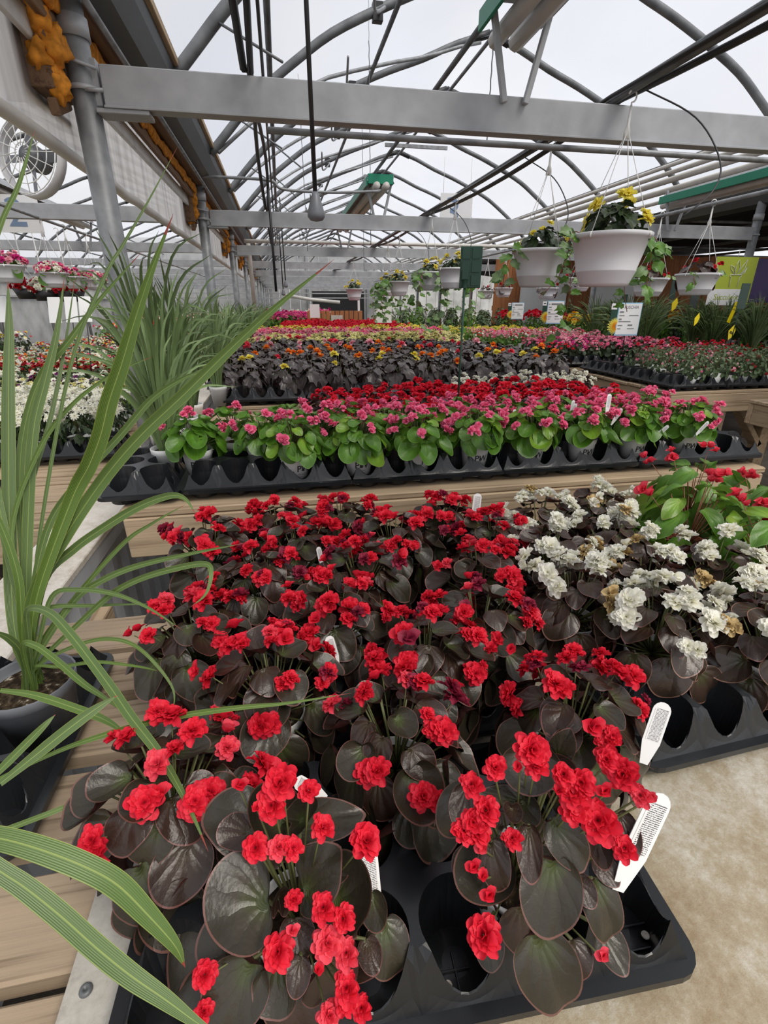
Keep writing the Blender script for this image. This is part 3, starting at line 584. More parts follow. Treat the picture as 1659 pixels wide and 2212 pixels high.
# the front bench: weathered planks one by one, the worn sheet, its zinc edge and screw
fb = thing('plank_bench', 'weathered plank bench under the front red begonias', 'bench', (.4, .5, 0))
r = random.Random(4); ys = [1.115, .965, .80, .635, .465, .315, .165, .01, -.14]
for k, y in enumerate(ys):
    link('plank', plank_mesh(.95, .13, .034, 'woodgrey'), fb, loc=(-.575, y - .5, ZF + r.uniform(-.003, .003)))
for x in (-.75, -.1, .5): link('joist', merge('joist', [bx(x - .02 - .2, x + .02 - .2, -.75, .8, ZF - .13, ZF - .033)], [M['woody']]), fb)
for x in (-.5, .9):
    for y in (-.3, .6): link('leg', merge('leg', [bx(x - .05, x + .05, y - .05, y + .05, 0, ZF - .13)], [M['woody']]), fb)
sheet = thing('table_sheet', 'worn beige concrete-look sheet lying on the front bench', 'sheet', (.5, .5, ZF + .004))
link('panel', merge('panel', [bx(-.76, 1.1, -.75, .72, 0, .012, .002)], [M['sheet']]), sheet)
link('edge_strip', merge('edge_strip', [(BOX, np.array([[.075, -.0, 0, -.765], [0, 1.43, 0, -.01], [0, 0, .004, .0145], [0, 0, 0, 1.]]), 0)], [M['strip']], False), sheet)
scw = atZ(187, 2142, ZF + .018)
link('screw', merge('screw', [(lathe([(0, .0025), (.002, .0025), (.0022, .004), (.006, .004), (.0075, .001), (.0075, 0)], 16), I4(), 0)], [M['steeldark']]), sheet, loc=(scw[0] - .5, scw[1] - .5, .0165))
for k in range(26):
    r = random.Random(90 + k); x = r.uniform(.3, 1.3) - .5; y = r.uniform(.1, .6) - .5
    if k < 10: link('debris', merge('debris', [(BALL, np.diag([.003 + .002 * r.random(), .0015, .0012, 1.]), 0)], [M['soil']]), sheet, loc=(x, y, .0135))

# ================================================================ TRAYS AND POTS
PIT = .105
def tray_t(nx, ny, zr=.03, zd=.098, seg=24, rc=.0465, fl=.014, zb=0.0):
    V = []; Fc = []; hx, hy = nx * PIT / 2, ny * PIT / 2
    def hgt(x, y):
        d = min(hx - abs(x), hy - abs(y)); s = max(0, min(1, (d + .004) / .036)); s = s * s * (3 - 2 * s); base = zr + (zd - zr) * s
        return base
    def add(p): V.append(p); return len(V) - 1
    for a in range(nx):
        for b in range(ny):
            cx, cy = -hx + PIT * (a + .5), -hy + PIT * (b + .5); rings = []
            for kind in range(6):
                ring = []
                for i in range(seg):
                    t = 2 * math.pi * i / seg; c, s = math.cos(t), math.sin(t)
                    if kind == 0: m = (PIT / 2) / max(abs(c), abs(s)); x, y = cx + m * c, cy + m * s; z = hgt(x, y)
                    elif kind == 1: m = ((PIT / 2) / max(abs(c), abs(s)) + rc) / 2; x, y = cx + m * c, cy + m * s; z = hgt(x, y)
                    elif kind == 2: x, y = cx + rc * c, cy + rc * s; z = hgt(x, y)
                    elif kind == 3: x, y = cx + (rc - .002) * c, cy + (rc - .002) * s; z = min(hgt(x, y) - .004, .06)
                    elif kind == 4: x, y = cx + .038 * c, cy + .038 * s; z = zb + .002
                    else: x, y = cx + .016 * c, cy + .016 * s; z = zb + .006
                    ring.append(add((x, y, z)))
                rings.append(ring)
            for q in range(5):
                for i in range(seg): j = (i + 1) % seg; Fc.append((rings[q][i], rings[q][j], rings[q + 1][j], rings[q + 1][i]))
            Fc.append(tuple(rings[5]))
            # underside cup seen below the flange
            lo = []
            for z, rr in ((zr + .004, .0445), (zb, .040)):
                lo.append([add((cx + rr * math.cos(2 * math.pi * i / seg), cy + rr * math.sin(2 * math.pi * i / seg), z)) for i in range(seg)])
            for i in range(seg): j = (i + 1) % seg; Fc.append((lo[1][i], lo[1][j], lo[0][j], lo[0][i]))
            Fc.append(tuple(reversed(lo[1])))
    # rounded flange
    o = []; rr = .03
    for (sx, sy, a0) in ((1, 1, 0), (-1, 1, 90), (-1, -1, 180), (1, -1, 270)):
        for k in range(5): a = math.radians(a0 + 22.5 * k); o.append((sx * (hx - rr + fl) + rr * math.cos(a), sy * (hy - rr + fl) + rr * math.sin(a)))
    n = len(o); inn = [(x * (hx - .006) / (hx + fl), y * (hy - .006) / (hy + fl)) for x, y in o]
    for pts, z in ((inn, zr + .004), (o, zr + .004), (o, zr - .008), (inn, zr - .004)): 
        for x, y in pts: add((x, y, z))
    b0 = len(V) - 4 * n
    for q in range(3):
        for i in range(n): j = (i + 1) % n; Fc.append((b0 + q * n + i, b0 + q * n + j, b0 + (q + 1) * n + j, b0 + (q + 1) * n + i))
    return T(V, Fc)
TR = {k: merge('tray', [(tray_t(*k, seg=32), I4(), 0)], [M['plastic']], False) for k in ((5, 3), (6, 3), (4, 3), (2, 4), (3, 2), (2, 2))}
def tray(kind, x, y, z, label, rz=0, group=None):
    o = link('plant_tray', TR[kind], loc=(x, y, z)); o.rotation_euler = (0, 0, rz); tag(o, label, 'tray', group); return o
POTT = lathe([(0, .003), (.034, .003), (.036, 0), (.047, .093), (.0495, .095), (.051, .112), (.050, .113), (.0485, .11), (.0475, .10), (.040, .09), (0, .092)], 24)
POT_W = merge('pot', [(POTT, I4(), 0)], [M['potwhite']]); SOILD = merge('soil', [(lathe([(.0, .10), (.03, .101), (.0475, .099)], 16), I4(), 0)], [M['soil']])
POT_LO = merge('pot', [(lathe([(0, 0), (.036, 0), (.05, .09), (.045, .088), (0, .07)], 10), I4(), 0)], [M['potwhite']])
def text_t(s, size, bold=0.0, depth=0.0):
    c = D.curves.new('lettering', 'FONT'); c.body = s; c.size = size; c.align_x = 'CENTER'; c.align_y = 'CENTER'; c.offset = bold; c.extrude = depth; c.resolution_u = 3
    o = D.objects.new('lettering', c); COL.objects.link(o); dg = bpy.context.evaluated_depsgraph_get(); me = o.evaluated_get(dg).to_mesh()
    V = [tuple(v.co) for v in me.vertices]; Fc = [tuple(p.vertices) for p in me.polygons]; o.to_mesh_clear(); D.objects.remove(o); D.curves.remove(c)
    return T(V, Fc)
def wrap(t, z0):                          # letters in the xy-plane wrapped on the pot, facing -y
    V = t.V.copy(); out = V.copy()
    for i, (x, y, _) in enumerate(V): zz = z0 + y; r = .0362 + .011 * zz / .093 + .0007; a = x / r - math.pi / 2; out[i] = (r * math.cos(a), r * math.sin(a), zz)
    t.V = out; return t
tp = text_t('P', .030, .0004); tw = text_t('W', .030, .0004); tp.V[:, 0] -= .0125; tw.V[:, 0] += .011
LOGO = merge('logo', [(wrap(tp, .068), I4(), 0), (wrap(tw, .068), I4(), 0), (wrap(T([(-.004, -.006, 0), (.003, -.007, 0), (.004, .004, 0), (-.002, .006, 0)], [(0, 1, 2, 3)]), .067), I4(), 0),
                      (wrap(text_t('PROVEN', .0085), .049), I4(), 1), (wrap(text_t('WINNERS', .0085), .040), I4(), 1)], [M['ink'], M['greyink']], False)
def put_pot(par, me=POT_W, logo=True, rz=0, soil=True):
    p = link('pot', me, par); p.rotation_euler = (0, 0, rz)
    if logo: link('logo', LOGO, p)
    if soil: link('soil', SOILD, p)
    return p
# ---------------------------------------------------------------- plant building
LMESH = {}
def lm(mat, kind, i):
    k = (mat, kind, i)
    if k not in LMESH: LMESH[k] = merge('leaf', [({'H': LH, 'M': LM, 'J': LJ, 'W': LW}[kind][i], I4(), 0)], [M[mat]])
    return LMESH[k]
def fmesh(mat, kind, i):
    k = (mat, kind, i, 'f')
    if k not in LMESH: LMESH[k] = merge('flower', [({'H': FH, 'M': FM, 'B': BUD}[kind][i], I4(), 0)], [M[mat]])
    return LMESH[k]
def mound(seed, R=.1, H=.1, nl=30, ls=.075, nc=6, fs=.034, per=(2, 4), polmax=108, base=.10, fl_out=1.02, polf=62, jit=.22, top=.0, zmin=None):
    r = random.Random(seed); leaves = []; flowers = []; stems = []
    for i in range(nl):
        t = (i + .5) / nl; pol = math.radians(10 + (polmax - 10) * t ** .75 + r.uniform(-7, 7)); az = i * 2.39996 + r.uniform(-.3, .3)
        d = np.array([math.cos(az), math.sin(az), 0]); s = ls * (.55 + .55 * t) * r.uniform(.8, 1.15)
        A = d * R * .62 * math.sin(pol) + np.array([0, 0, base + .02 + H * .8 * math.cos(pol)]); A += np.array([r.uniform(-1, 1), r.uniform(-1, 1), r.uniform(-.5, .5)]) * .008
        p2 = pol + r.uniform(-.25, .25); y = d * math.cos(p2 * .85) - np.array([0, 0, math.sin(p2 * .85)]) * .95 + np.array([0, 0, .12]); n = d * math.sin(p2 * .85) + np.array([0, 0, math.cos(p2 * .85) + .1])
        tw = r.uniform(-.6, .6); y = y + np.cross(n, y) * tw; n = n + np.array([r.uniform(-jit, jit), r.uniform(-jit, jit), 0])
        y = y / np.linalg.norm(y)
        if zmin is not None and A[2] + y[2] * s * .9 < zmin:
            y[2] = (zmin - A[2]) / (s * .9) + r.uniform(0, .15); n = n + np.array([0, 0, .8])
        leaves.append((frame(A, y, n, s), r.randrange(99), t)); stems.append(((0, 0, base), tuple(A), .0014))
    for c in range(nc):
        pol = math.radians(polf * math.sqrt((c + .3) / nc) + r.uniform(-6, 6)); az = c * 2.39996 + r.uniform(-.5, .5) + seed
        d = np.array([math.cos(az) * math.sin(pol), math.sin(az) * math.sin(pol), math.cos(pol)])
        A = np.array([0, 0, base + .02]) + d * np.array([R, R, H]) * fl_out + np.array([0, 0, top]); stems.append(((A[0] * .45, A[1] * .45, base + .45 * (A[2] - base)), tuple(A - d * .004), .001))
        for k in range(r.randint(*per)):
            o = np.array([r.uniform(-1, 1), r.uniform(-1, 1), r.uniform(-.7, .7)]) * fs * .62 * (k > 0); n = d + np.array([r.uniform(-.6, .6), r.uniform(-.6, .6), r.uniform(-.1, .6)])
            flowers.append((frame(A + o, np.cross(n, [r.random(), .3, .2]), n, fs * r.uniform(.7, 1.15)), r.randrange(99)))
    return leaves, flowers, stems
def stem_item(s, k=0): return (TUBE5, tube_m(s[0], s[1], s[2]), k)
def potted(name, label, cat, loc, seed, leafm, inner, flm, kind='H', fkind='H', group=None, logo=True, rz=0, potme=POT_W, faded=.16, buds=.2, **k):
    t = thing(name, label, cat, loc, 0, group); put_pot(t, potme, logo, rz); lv, fl, st = mound(seed, **k); r = random.Random(seed + 7)
    nK = {'H': 4, 'M': 3, 'W': 2, 'J': 2}[kind]
    link('stems', merge('stems', [stem_item(s) for s in st], [M['stem']]), t)['kind'] = 'stuff'
    for Mx, q, tt in lv: link('leaf', lm(inner if (tt < .3 and q % 2) or q % 7 == 0 else leafm, kind, q % nK), t, Mx)
    for Mx, q in fl:
        mm = flm if r.random() > faded else ('faded' if flm == 'red' and q % 3 else 'redpink' if flm == 'red' else ('dry' if flm == 'white' and q % 2 else flm))
        link('flower', fmesh(mm, 'B' if r.random() < buds and fkind == 'H' else fkind, q % (2 if fkind == 'M' else 2)), t, Mx @ np.diag([.8, .8, .8, 1]) if r.random() < .3 else Mx)
    return t
def variant(seed, leafm, flm, lt='L', fk='L', pot=None, stemm='stem', split=False, **k):
    pot = pot or (None if split else 'plastic')
    lv, fl, st = mound(seed, **k); LT = {'L': LL, 'M': LM, 'J': LJ, 'W': LW, 'D': [DIA]}[lt]; FT = {'L': FL, 'M': FM, 'D': [DAISY]}[fk]; flm = flm if isinstance(flm, (list, tuple)) else [flm]
    A = [(LT[q % len(LT)], Mx, 0) for Mx, q, t in lv] + [stem_item(s, 1) for s in st[:10]]; B = [(FT[q % len(FT)], Mx, 2 + q % len(flm)) for Mx, q in fl]
    if pot: A = A + [(lathe([(0, 0), (.036, 0), (.05, .09), (.045, .088), (0, .07)], 10), I4(), 2 + len(flm))]
    ms = [M[leafm], M[stemm]] + [M[x] for x in flm] + [M[pot] if pot else M['soil']]
    if split: return merge('foliage', A, ms), (merge('blossoms', B, ms) if B else None)
    return merge('plant', A + B, ms)

# ---------------------------------------------------------------- front bench: hand measured leaves and flowers of the two nearest plants
ZT = ZF + .017
tray((6, 3), .098, .415, ZT, 'black tray at the bottom of the picture under the two nearest red begonias', math.radians(-2))
for px_, py_ in ((1394, 2020), (968, 2128)):
    P_ = atZ(px_, py_, ZT + .008); FT_ = D.objects['plant_tray']; q_ = FT_.matrix_basis.inverted() @ Vector(P_)
    link('drain_hole', merge('drain_hole', [(lathe([(.0, .0005), (.003, .001), (.0045, .0015), (.005, 0)], 12), I4(), 0)], [M['cap']]), FT_, loc=tuple(q_))
    link('base_rib', merge('base_rib', [bx(-.03, .03, .011, .0135, 0, .003, .0005), bx(-.03, .03, -.0135, -.011, 0, .003, .0005), bx(.011, .0135, -.03, .03, 0, .0029, .0005)], [M['plastic']]), FT_, loc=(q_[0], q_[1], q_[2] - .002))
tray((5, 3), .10, .775, ZT, 'black tray under the red begonias, second back from the camera')
tray((5, 3), .06, 1.11, ZT, 'black tray under the back rows of red begonias, against the pink bench')
tray((5, 3), .80, .66, ZT, 'black tray at the right under the white begonias', math.radians(3))
tray((5, 3), .72, 1.03, ZT, 'black tray at the right under the farther white begonias')
tray((4, 3), 1.27, 1.1, ZT, 'black tray under the green-leaved begonias at the right edge')
tray((2, 4), -.535, .76, ZT - .015, 'black tray at the left holding the tall spiky grass pot', math.radians(0))
def handplant(loc, leaves, flowers, label, zc0, seed, filler=14):
    t = thing('begonia_plant', label, 'potted plant', loc, 0, 'red begonias on the front bench'); put_pot(t, logo=False); L = np.array(loc); r = random.Random(seed); st = []
    for k, e in enumerate(leaves):
        ax, ay, tx, ty, w = e[:5]; zc = zc0 + (e[5] if len(e) > 5 else 0); mt = e[6] if len(e) > 6 else 'bronze'; sh = e[7] if len(e) > 7 else k % 4
        A = atD(ax, ay, zc + .012); B = atD(tx, ty, zc - .008); y = B - A; s = np.linalg.norm(y) / .92; n = -ray((ax + tx) / 2, (ay + ty) / 2); n = n / np.linalg.norm(n) * .8 + np.array([r.uniform(-.25, .25), 0, .55])
        link('leaf', lm(mt, 'H', sh), t, frame(A - L, y, n, s, w * zc / FPX / .96, s)); st.append(((0, 0, .09), tuple(A - L), .002))
    for k, (x, y_, w, *e) in enumerate(flowers):
        zc = zc0 - .03 + (e[0] if e else 0); mt = e[1] if len(e) > 1 else 'red'; s = w * zc / FPX * 1.12; P = atD(x, y_, zc)
        n = -ray(x, y_); n = n / np.linalg.norm(n) * .9 + np.array([r.uniform(-.4, .4), r.uniform(-.2, .2), r.uniform(.0, .7)])
        link('flower', fmesh(mt, 'B' if w < 36 else 'H', k % 2 if w < 36 else k % 3), t, frame(P - L, np.cross(n, [r.random(), .4, .2]), n, s)); q = P - L; st.append(((q[0] * .5, q[1] * .5, .1 + .5 * (q[2] - .1)), tuple(q - n * .006), .001))
    lv, _, s2 = mound(seed, R=.085, H=.07, nl=filler, ls=.07, nc=0, polmax=112)
    for Mx, q, tt in lv: link('leaf', lm('bronze_dark' if q % 2 else 'bronze', 'H', q % 4), t, Mx)
    stuff(link('stems', merge('stems', [stem_item(s) for s in st], [M['stem']]), t))
G0 = 'bronze_dark'
handplant((-.03, .335, ZT + .004), [(581, 1947, 437, 1985, 190), (657, 1929, 728, 1868, 135, .01), (718, 1947, 825, 1925, 178, .03), (570, 2040, 425, 2050, 150, .035), (548, 2070, 480, 2250, 140, .0), (637, 2102, 612, 2275, 150, .03, G0),
    (800, 1930, 826, 2012, 60, .05), (826, 1990, 866, 2126, 98, .05), (790, 2030, 818, 2104, 54, .03, G0), (650, 2066, 630, 2160, 56, -.015, G0), (608, 1780, 525, 1700, 112, .03), (570, 1790, 446, 1765, 135, .05), (548, 1795, 468, 1818, 78, .03, G0),
    (622, 1792, 778, 1768, 92, .04), (648, 1775, 712, 1722, 66, .02, 'bronze', 2), (505, 2050, 342, 2120, 185, .06), (600, 1940, 616, 1880, 40, .0, G0, 2), (700, 2100, 690, 2230, 90, .04, G0), (560, 2100, 400, 2190, 110, .07), (740, 2080, 800, 2080, 60, .05, G0)],
    [(606, 1690, 68), (588, 1739, 58), (555, 1745, 28), (667, 1708, 42), (697, 1788, 46, .02), (552, 1831, 50), (602, 1831, 46, 0, 'redpink'), (631, 1832, 42), (789, 1817, 62, .03), (635, 1943, 36, .01), (700, 1962, 50), (743, 1983, 46), (707, 2037, 60, 0, 'redpink'), (750, 2060, 50, 0, 'redpink'),
     (602, 2055, 62), (631, 2012, 28, 0, 'redpink'), (750, 2135, 52), (747, 2165, 44), (711, 2193, 48, 0, 'redpink'), (783, 2178, 42), (443, 2106, 48, .02), (440, 2185, 38, .02), (685, 2095, 30), (517, 1697, 32, .05)],
    'large-leaved red begonia at the bottom centre-left, nearest the camera', .47, 11)
handplant((.225, .335, ZT + .004), [(1193, 1850, 1203, 2035, 132, -.01), (1158, 2012, 1197, 2215, 148, -.02), (1085, 1856, 1000, 1945, 125, .03), (1060, 1815, 1090, 1938, 66, .0, G0), (1142, 1783, 1157, 1913, 56, -.02, G0), (1190, 1770, 1262, 1893, 88, -.005), (1290, 1800, 1312, 1882, 52, .02, G0),
    (1280, 1897, 1350, 2050, 88, .02), (1290, 2000, 1364, 2098, 72, .04), (1240, 1893, 1282, 1965, 54, .02, G0), (1150, 1618, 1150, 1722, 128, .02), (1015, 1700, 962, 1815, 85, .05), (1010, 1700, 998, 1792, 60, .03, G0), (1130, 1735, 1040, 1712, 62, .02), (1128, 1728, 1165, 1788, 54, .01),
    (1105, 1745, 1111, 1790, 44, -.01, G0, 2), (1335, 1755, 1384, 1853, 58, .03, G0), (1288, 1855, 1334, 1918, 54, .03, G0), (1185, 1665, 1255, 1665, 64, .04, G0), (1235, 2030, 1262, 2132, 78, .04, G0), (1050, 2000, 1075, 2100, 66, .06), (1205, 1640, 1235, 1590, 60, .04)],
    [(1147, 1618, 66), (1158, 1652, 48), (1120, 1655, 28), (1069, 1659, 46), (1021, 1696, 46), (1216, 1673, 42), (1206, 1710, 34), (1238, 1714, 60), (1257, 1691, 52), (1240, 1751, 56), (1293, 1774, 74), (1312, 1641, 40), (1348, 1673, 60), (1385, 1719, 40, 0, 'redpink'), (1408, 1723, 28, 0, 'redpink'), (1307, 1710, 34),
     (1348, 1833, 46, .03), (1051, 1751, 52), (1023, 1774, 50), (1001, 1797, 46), (1033, 1797, 50), (1042, 1833, 30, 0, 'redpink'), (1108, 1813, 38), (1024, 1874, 32), (1042, 1893, 30), (1056, 1934, 34), (1046, 2021, 68), (1303, 2067, 30, 0, 'redpink')],
    'red begonia with drooping bronze leaves at bottom right of centre, beside the large white tag', .47, 12)
REDS = [(-.185, .475, 0), (.115, .50, 0), (.385, .49, 0), (-.06, .64, 1), (.20, .655, 1), (-.20, .79, 2), (.06, .80, 2), (.33, .73, 2), (-.09, .96, 3), (.13, .95, 3), (.40, .90, 3), (.0, 1.09, 4), (.24, 1.10, 4), (-.22, 1.17, 5), (.12, 1.235, 5), (.39, 1.17, 5), (.49, 1.05, 5), (-.05, 1.24, 5)]
rows = {}
for e in sorted(REDS): rows.setdefault(e[2], []).append(e)
for q, row in rows.items():
    for k, (x, y, _) in enumerate(row):
        potted('begonia_plant', 'bronze-leaved red begonia, %s from left, %s row behind the nearest two' % (ORD[k], ORD[q]), 'potted plant', (x, y, ZT + .004), 100 + q * 7 + k, 'bronze', 'bronze_dark', 'red', group='red begonias on the front bench',
               rz=.3 * (k - 1), R=.125, H=.13, nl=46, ls=.083, nc=9, fs=.034, per=(2, 4), fl_out=.97)
WH = [(.66, .66, 0), (.85, .60, 0), (.56, .78, 1), (.74, .80, 1), (.93, .82, 1), (.60, .97, 2), (.79, 1.0, 2), (.67, 1.15, 3), (.86, 1.17, 3)]
rows = {}
for e in sorted(WH): rows.setdefault(e[2], []).append(e)
for q, row in rows.items():
    for k, (x, y, _) in enumerate(row):
        potted('white_begonia', 'white double begonia with bronze leaves, %s from left, %s row of white ones' % (ORD[k], ORD[q]), 'potted plant', (x, y, ZT + .004), 300 + q * 7 + k, 'bronze_light', 'bronze_dark', 'white', group='white begonias on the front bench',
               R=.125, H=.125, nl=44, ls=.08, nc=7, fs=.042, per=(2, 4), rz=.2, buds=.05)
# green-leaved wing begonias at the right
def wing(x, y, seed, label):
    t = thing('wing_begonia', label, 'potted plant', (x, y, ZT + .004), 0, 'green begonias at the right edge'); p = put_pot(t, merge('pot', [(POTT, I4(), 0)], [M['terracotta']]), False)
    lv, fl, st = mound(seed, R=.17, H=.19, nl=34, ls=.15, nc=4, fs=.034, per=(2, 4), jit=.4, polmax=105, fl_out=1.05)
    for Mx, q, tt in lv: link('leaf', lm('green' if q % 4 else 'yellowgreen', 'W', q % 2), t, Mx)
    for Mx, q in fl: link('flower', fmesh('redpink', 'B', q % 2), t, Mx @ np.diag([1.1, 1.1, 1.3, 1]))
    stuff(link('stems', merge('stems', [stem_item(s) for s in st], [M['redstem']]), t))
wing(1.08, 1.06, 400, 'green-leaved begonia with hanging coral flowers, left one beside the white begonias')
wing(1.30, 1.02, 401, 'green-leaved begonia with coral flowers, cut by the right edge')
wing(1.14, .84, 402, 'green-leaved begonia in a terracotta pot, nearest of the green ones')
wing(1.24, 1.24, 403, 'green-leaved begonia with coral flowers, farthest of the green ones')
# plant tags
def tagshape(w, h, th=.0008):
    pts = [(-w / 2 * .45, 0), (w / 2 * .45, 0), (w / 2, h * .35), (w / 2, h - w / 2)] + [(w / 2 * math.cos(a), h - w / 2 + w / 2 * math.sin(a)) for a in np.linspace(.3, math.pi - .3, 7)] + [(-w / 2, h - w / 2), (-w / 2, h * .35)]
    return extrude_poly(pts, th)
TG = merge('plant_tag', [(tagshape(.03, .11), I4(), 0)], [M['tagwhite']], False)
TP = merge('print', [(T([(-.011, -.0004, .042), (.011, -.0004, .042), (.011, -.0004, .098), (-.011, -.0004, .098)], [(0, 1, 2, 3)], [(0, 0), (1, 0), (1, 1), (0, 1)]), I4(), 0)], [M['tagprint']], False)
def ptag(px, py, zc, label, s=1.0, rx=-.5, ry=0, rz=0, group=None):
    P = atD(px, py, zc); o = link('plant_tag', TG, loc=tuple(P)); o.rotation_euler = (rx, ry, rz); o.scale = (s,) * 3; tag(o, label, 'plant tag', group); link('print', TP, o)
ptag(1335, 1925, .50, 'large white printed plant tag leaning right beside the nearest right begonia', 1.0, -.35, .45, -.2)
ptag(808, 2012, .53, 'white printed tag sticking up right of the nearest begonia', .82, -.5, .1, .2)
ptag(1390, 1650, .62, 'white printed tag at the right edge of the red begonias, above the big tag', .75, -.4, .25, -.4)
ptag(730, 1445, .85, 'small white tag standing in the middle red begonias', .55, -.4, -.1, .3)
ptag(1025, 1130, 1.35, 'white printed tag at the back right corner of the red begonias', .75, -.3, .1, -.2)
ptag(697, 1225, 1.15, 'small white tag tucked among the left rear red begonias', .45, -.3, 0, .5)
ptag(705, 1725, .56, 'thin white tag edge between the two nearest begonias', .5, -.4, -.5, .9)

# ---------------------------------------------------------------- pink begonias in their trays
for k in range(4): tray((5, 3), -.075 + .528 * k, 1.675 - .0 * k, ZP + .003, 'black tray of pink begonias, %s of four along the bench edge from the left' % ORD[k], 0)
tray((2, 4), -.47, 1.72, ZP - .0, 'black grass tray at the left end of the pink bench'); tray((2, 2), -.45, 2.08, ZP, 'black tray behind the left grass tray')
FX = [-.21, .01, .21, .42, .63, .84, 1.04, 1.25, 1.49]
for k, x in enumerate([.01, .22, .42, .63, .84, 1.04, 1.25, 1.47]):
    potted('pink_begonia', 'pink begonia in a white lettered pot, %s from the left in the front row' % ORD[k], 'potted plant', (x, 1.575, ZP + .01), 500 + k, 'green', 'yellowgreen', 'pink', 'M', 'M', 'pink begonias along the bench edge',
           R=.105, H=.10, nl=46, ls=.07, nc=9 if k > 1 else 5, fs=.027, per=(3, 6), faded=0, base=.118, polmax=93, zmin=.098, rz=(.5, .0, .6, .1, .0, .05, .1, -.1)[k], polf=75)
for k, x in enumerate([-.31, -.1, .11, .32, .53, .74, .95, 1.15, 1.36]):
    potted('pink_begonia', 'pink begonia with green leaves, %s from the left in the second row' % ORD[k], 'potted plant', (x, 1.68, ZP + .01), 520 + k, 'green', 'yellowgreen' if k > 2 else 'green', 'pink', 'M', 'M', 'pink begonias along the bench edge',
           R=.105, H=.10, nl=36, ls=.07, nc=9 if k > 1 else 4, fs=.027, per=(3, 6), faded=0, base=.118, polmax=93, zmin=.098, polf=75)
for k, x in enumerate([-.2, .0, .21, .42, .63, .84, 1.05, 1.26, 1.45]):
    potted('pink_begonia', 'pink begonia with green leaves, %s from the left in the back row' % ORD[k], 'potted plant', (x, 1.785, ZP + .01), 540 + k, 'green', 'green', 'pink', 'M', 'M', 'pink begonias along the bench edge',
           R=.105, H=.10, nl=28, ls=.07, nc=9 if k > 1 else 3, fs=.027, per=(3, 6), faded=0, base=.118, polmax=93, zmin=.098, polf=75, logo=False)
for k, (x, y, rx, ry, s) in enumerate([(1110, 900, -.2, .1, .5), (1170, 910, .1, .3, .4), (1222, 890, .2, .4, .6), (1232, 880, 0, .1, .5), (1310, 880, -.2, .2, .7), (1320, 900, .1, .5, .6), (1410, 930, .3, .7, .6), (1500, 925, .2, .6, .6), (872, 925, 0, .2, .4), (1190, 920, .1, -.3, .4)]):
    ptag(x, y + 18, 1.75, 'white plastic tag among the pink begonias, %s from the left' % ORD[[1, 2, 5, 4, 6, 7, 8, 9, 0, 3][k]], s, rx, ry, .2)

# ---------------------------------------------------------------- mid and far plants: variants copied one by one
def bed(name, label, cat, group, variants, xs, ys, z, seed=0, jit=.02, sc=(.9, 1.12), pick=None, skip=0):
    r = random.Random(seed)
    for j, y in enumerate(ys):
        for i, x in enumerate(xs):
            if skip and r.random() < skip: continue
            v = pick(x, y, r) if pick else r.choice(variants)
            if v is None: continue
            s = r.uniform(*sc); X = x + r.uniform(-jit, jit) + (.5 * (xs[1] - xs[0]) * (j % 2) if len(xs) > 1 else 0); Y = y + r.uniform(-jit, jit)
            lab = '%s, %s from left, %s row' % (label(v) if callable(label) else label, ORD[i], ORD[j])
            if isinstance(v, tuple) and len(v) == 2 and hasattr(v[0], 'vertices'):
                t = thing(name, lab, cat, (X, Y, z), r.uniform(0, 6.28), group); t.scale = (s, s, s); stuff(link('foliage', v[0], t)); 
                if v[1]: stuff(link('blossoms', v[1], t))
                link('pot', POT_LO, t)
            else:
                o = link(name, v, loc=(X, Y, z)); o.rotation_euler = (0, 0, r.uniform(0, 6.28)); o.scale = (s, s, s); tag(o, lab, cat, group)
ar = lambda a, b, s: list(np.arange(a, b, s))
redv = [variant(s, 'bronze_dark', 'red', 'M', 'M', split=True, R=.1, H=.08, nl=30, ls=.07, nc=12, fs=.03, per=(2, 5), polf=80, base=.09) for s in (21, 22, 23, 24)]
for f, b in redv: f['kind'] = 1
bed('begonia_plant', 'red begonia in the mass behind the pink row', 'potted plant', 'red begonias behind the pink row', redv, ar(.2, 1.5, .17), [1.99, 2.14, 2.29, 2.44], ZP + .01, 1)
for f, b in redv: del f['kind']
whv = [variant(s, 'bronze_dark', ['white'], 'M', 'M', split=True, R=.1, H=.07, nl=26, ls=.07, nc=12, fs=.026, per=(2, 5), polf=80, base=.08) for s in (25, 26)]
bed('white_begonia', 'small white begonia behind the mid-distance reds', 'potted plant', 'white begonias behind the reds', whv, ar(.95, 1.7, .17), [2.62, 2.76], ZP + .01, 2)
for k in range(3): tray((5, 3), .27 + .53 * k, 2.1, ZP + .002, 'black tray under the mid-distance red begonias, %s from the left' % ORD[k], 0)
for k in range(4): tray((5, 3), -.15 + .53 * k, 3.24, ZP + .002, 'black tray at the front of the dark-leaved begonia bench, %s from the left' % ORD[k], 0)
def rexv(seed, cols, nc=3): return variant(seed, 'rex', cols, 'J', 'M', split=True, R=.11, H=.12, nl=28, ls=.1, nc=nc, fs=.06, per=(1, 1), polf=55)
rx = {'orange': rexv(31, ['orange'], 1), 'yellow': rexv(32, ['yellow'], 1), 'red': rexv(33, ['redpink', 'red'], 1), 'plain': rexv(34, ['amber'], 0), 'peach': rexv(35, ['palepink'], 1)}
def rexpick(x, y, r):
    if y < 3.7: return rx[r.choice(['yellow', 'yellow', 'orange', 'plain', 'plain'])]
    if y < 4.3: return rx[r.choice(['orange', 'red', 'orange', 'plain', 'plain'])]
    return rx[r.choice(['red', 'plain', 'peach', 'plain', 'plain'])]
inv = {id(v): k for k, v in rx.items()}
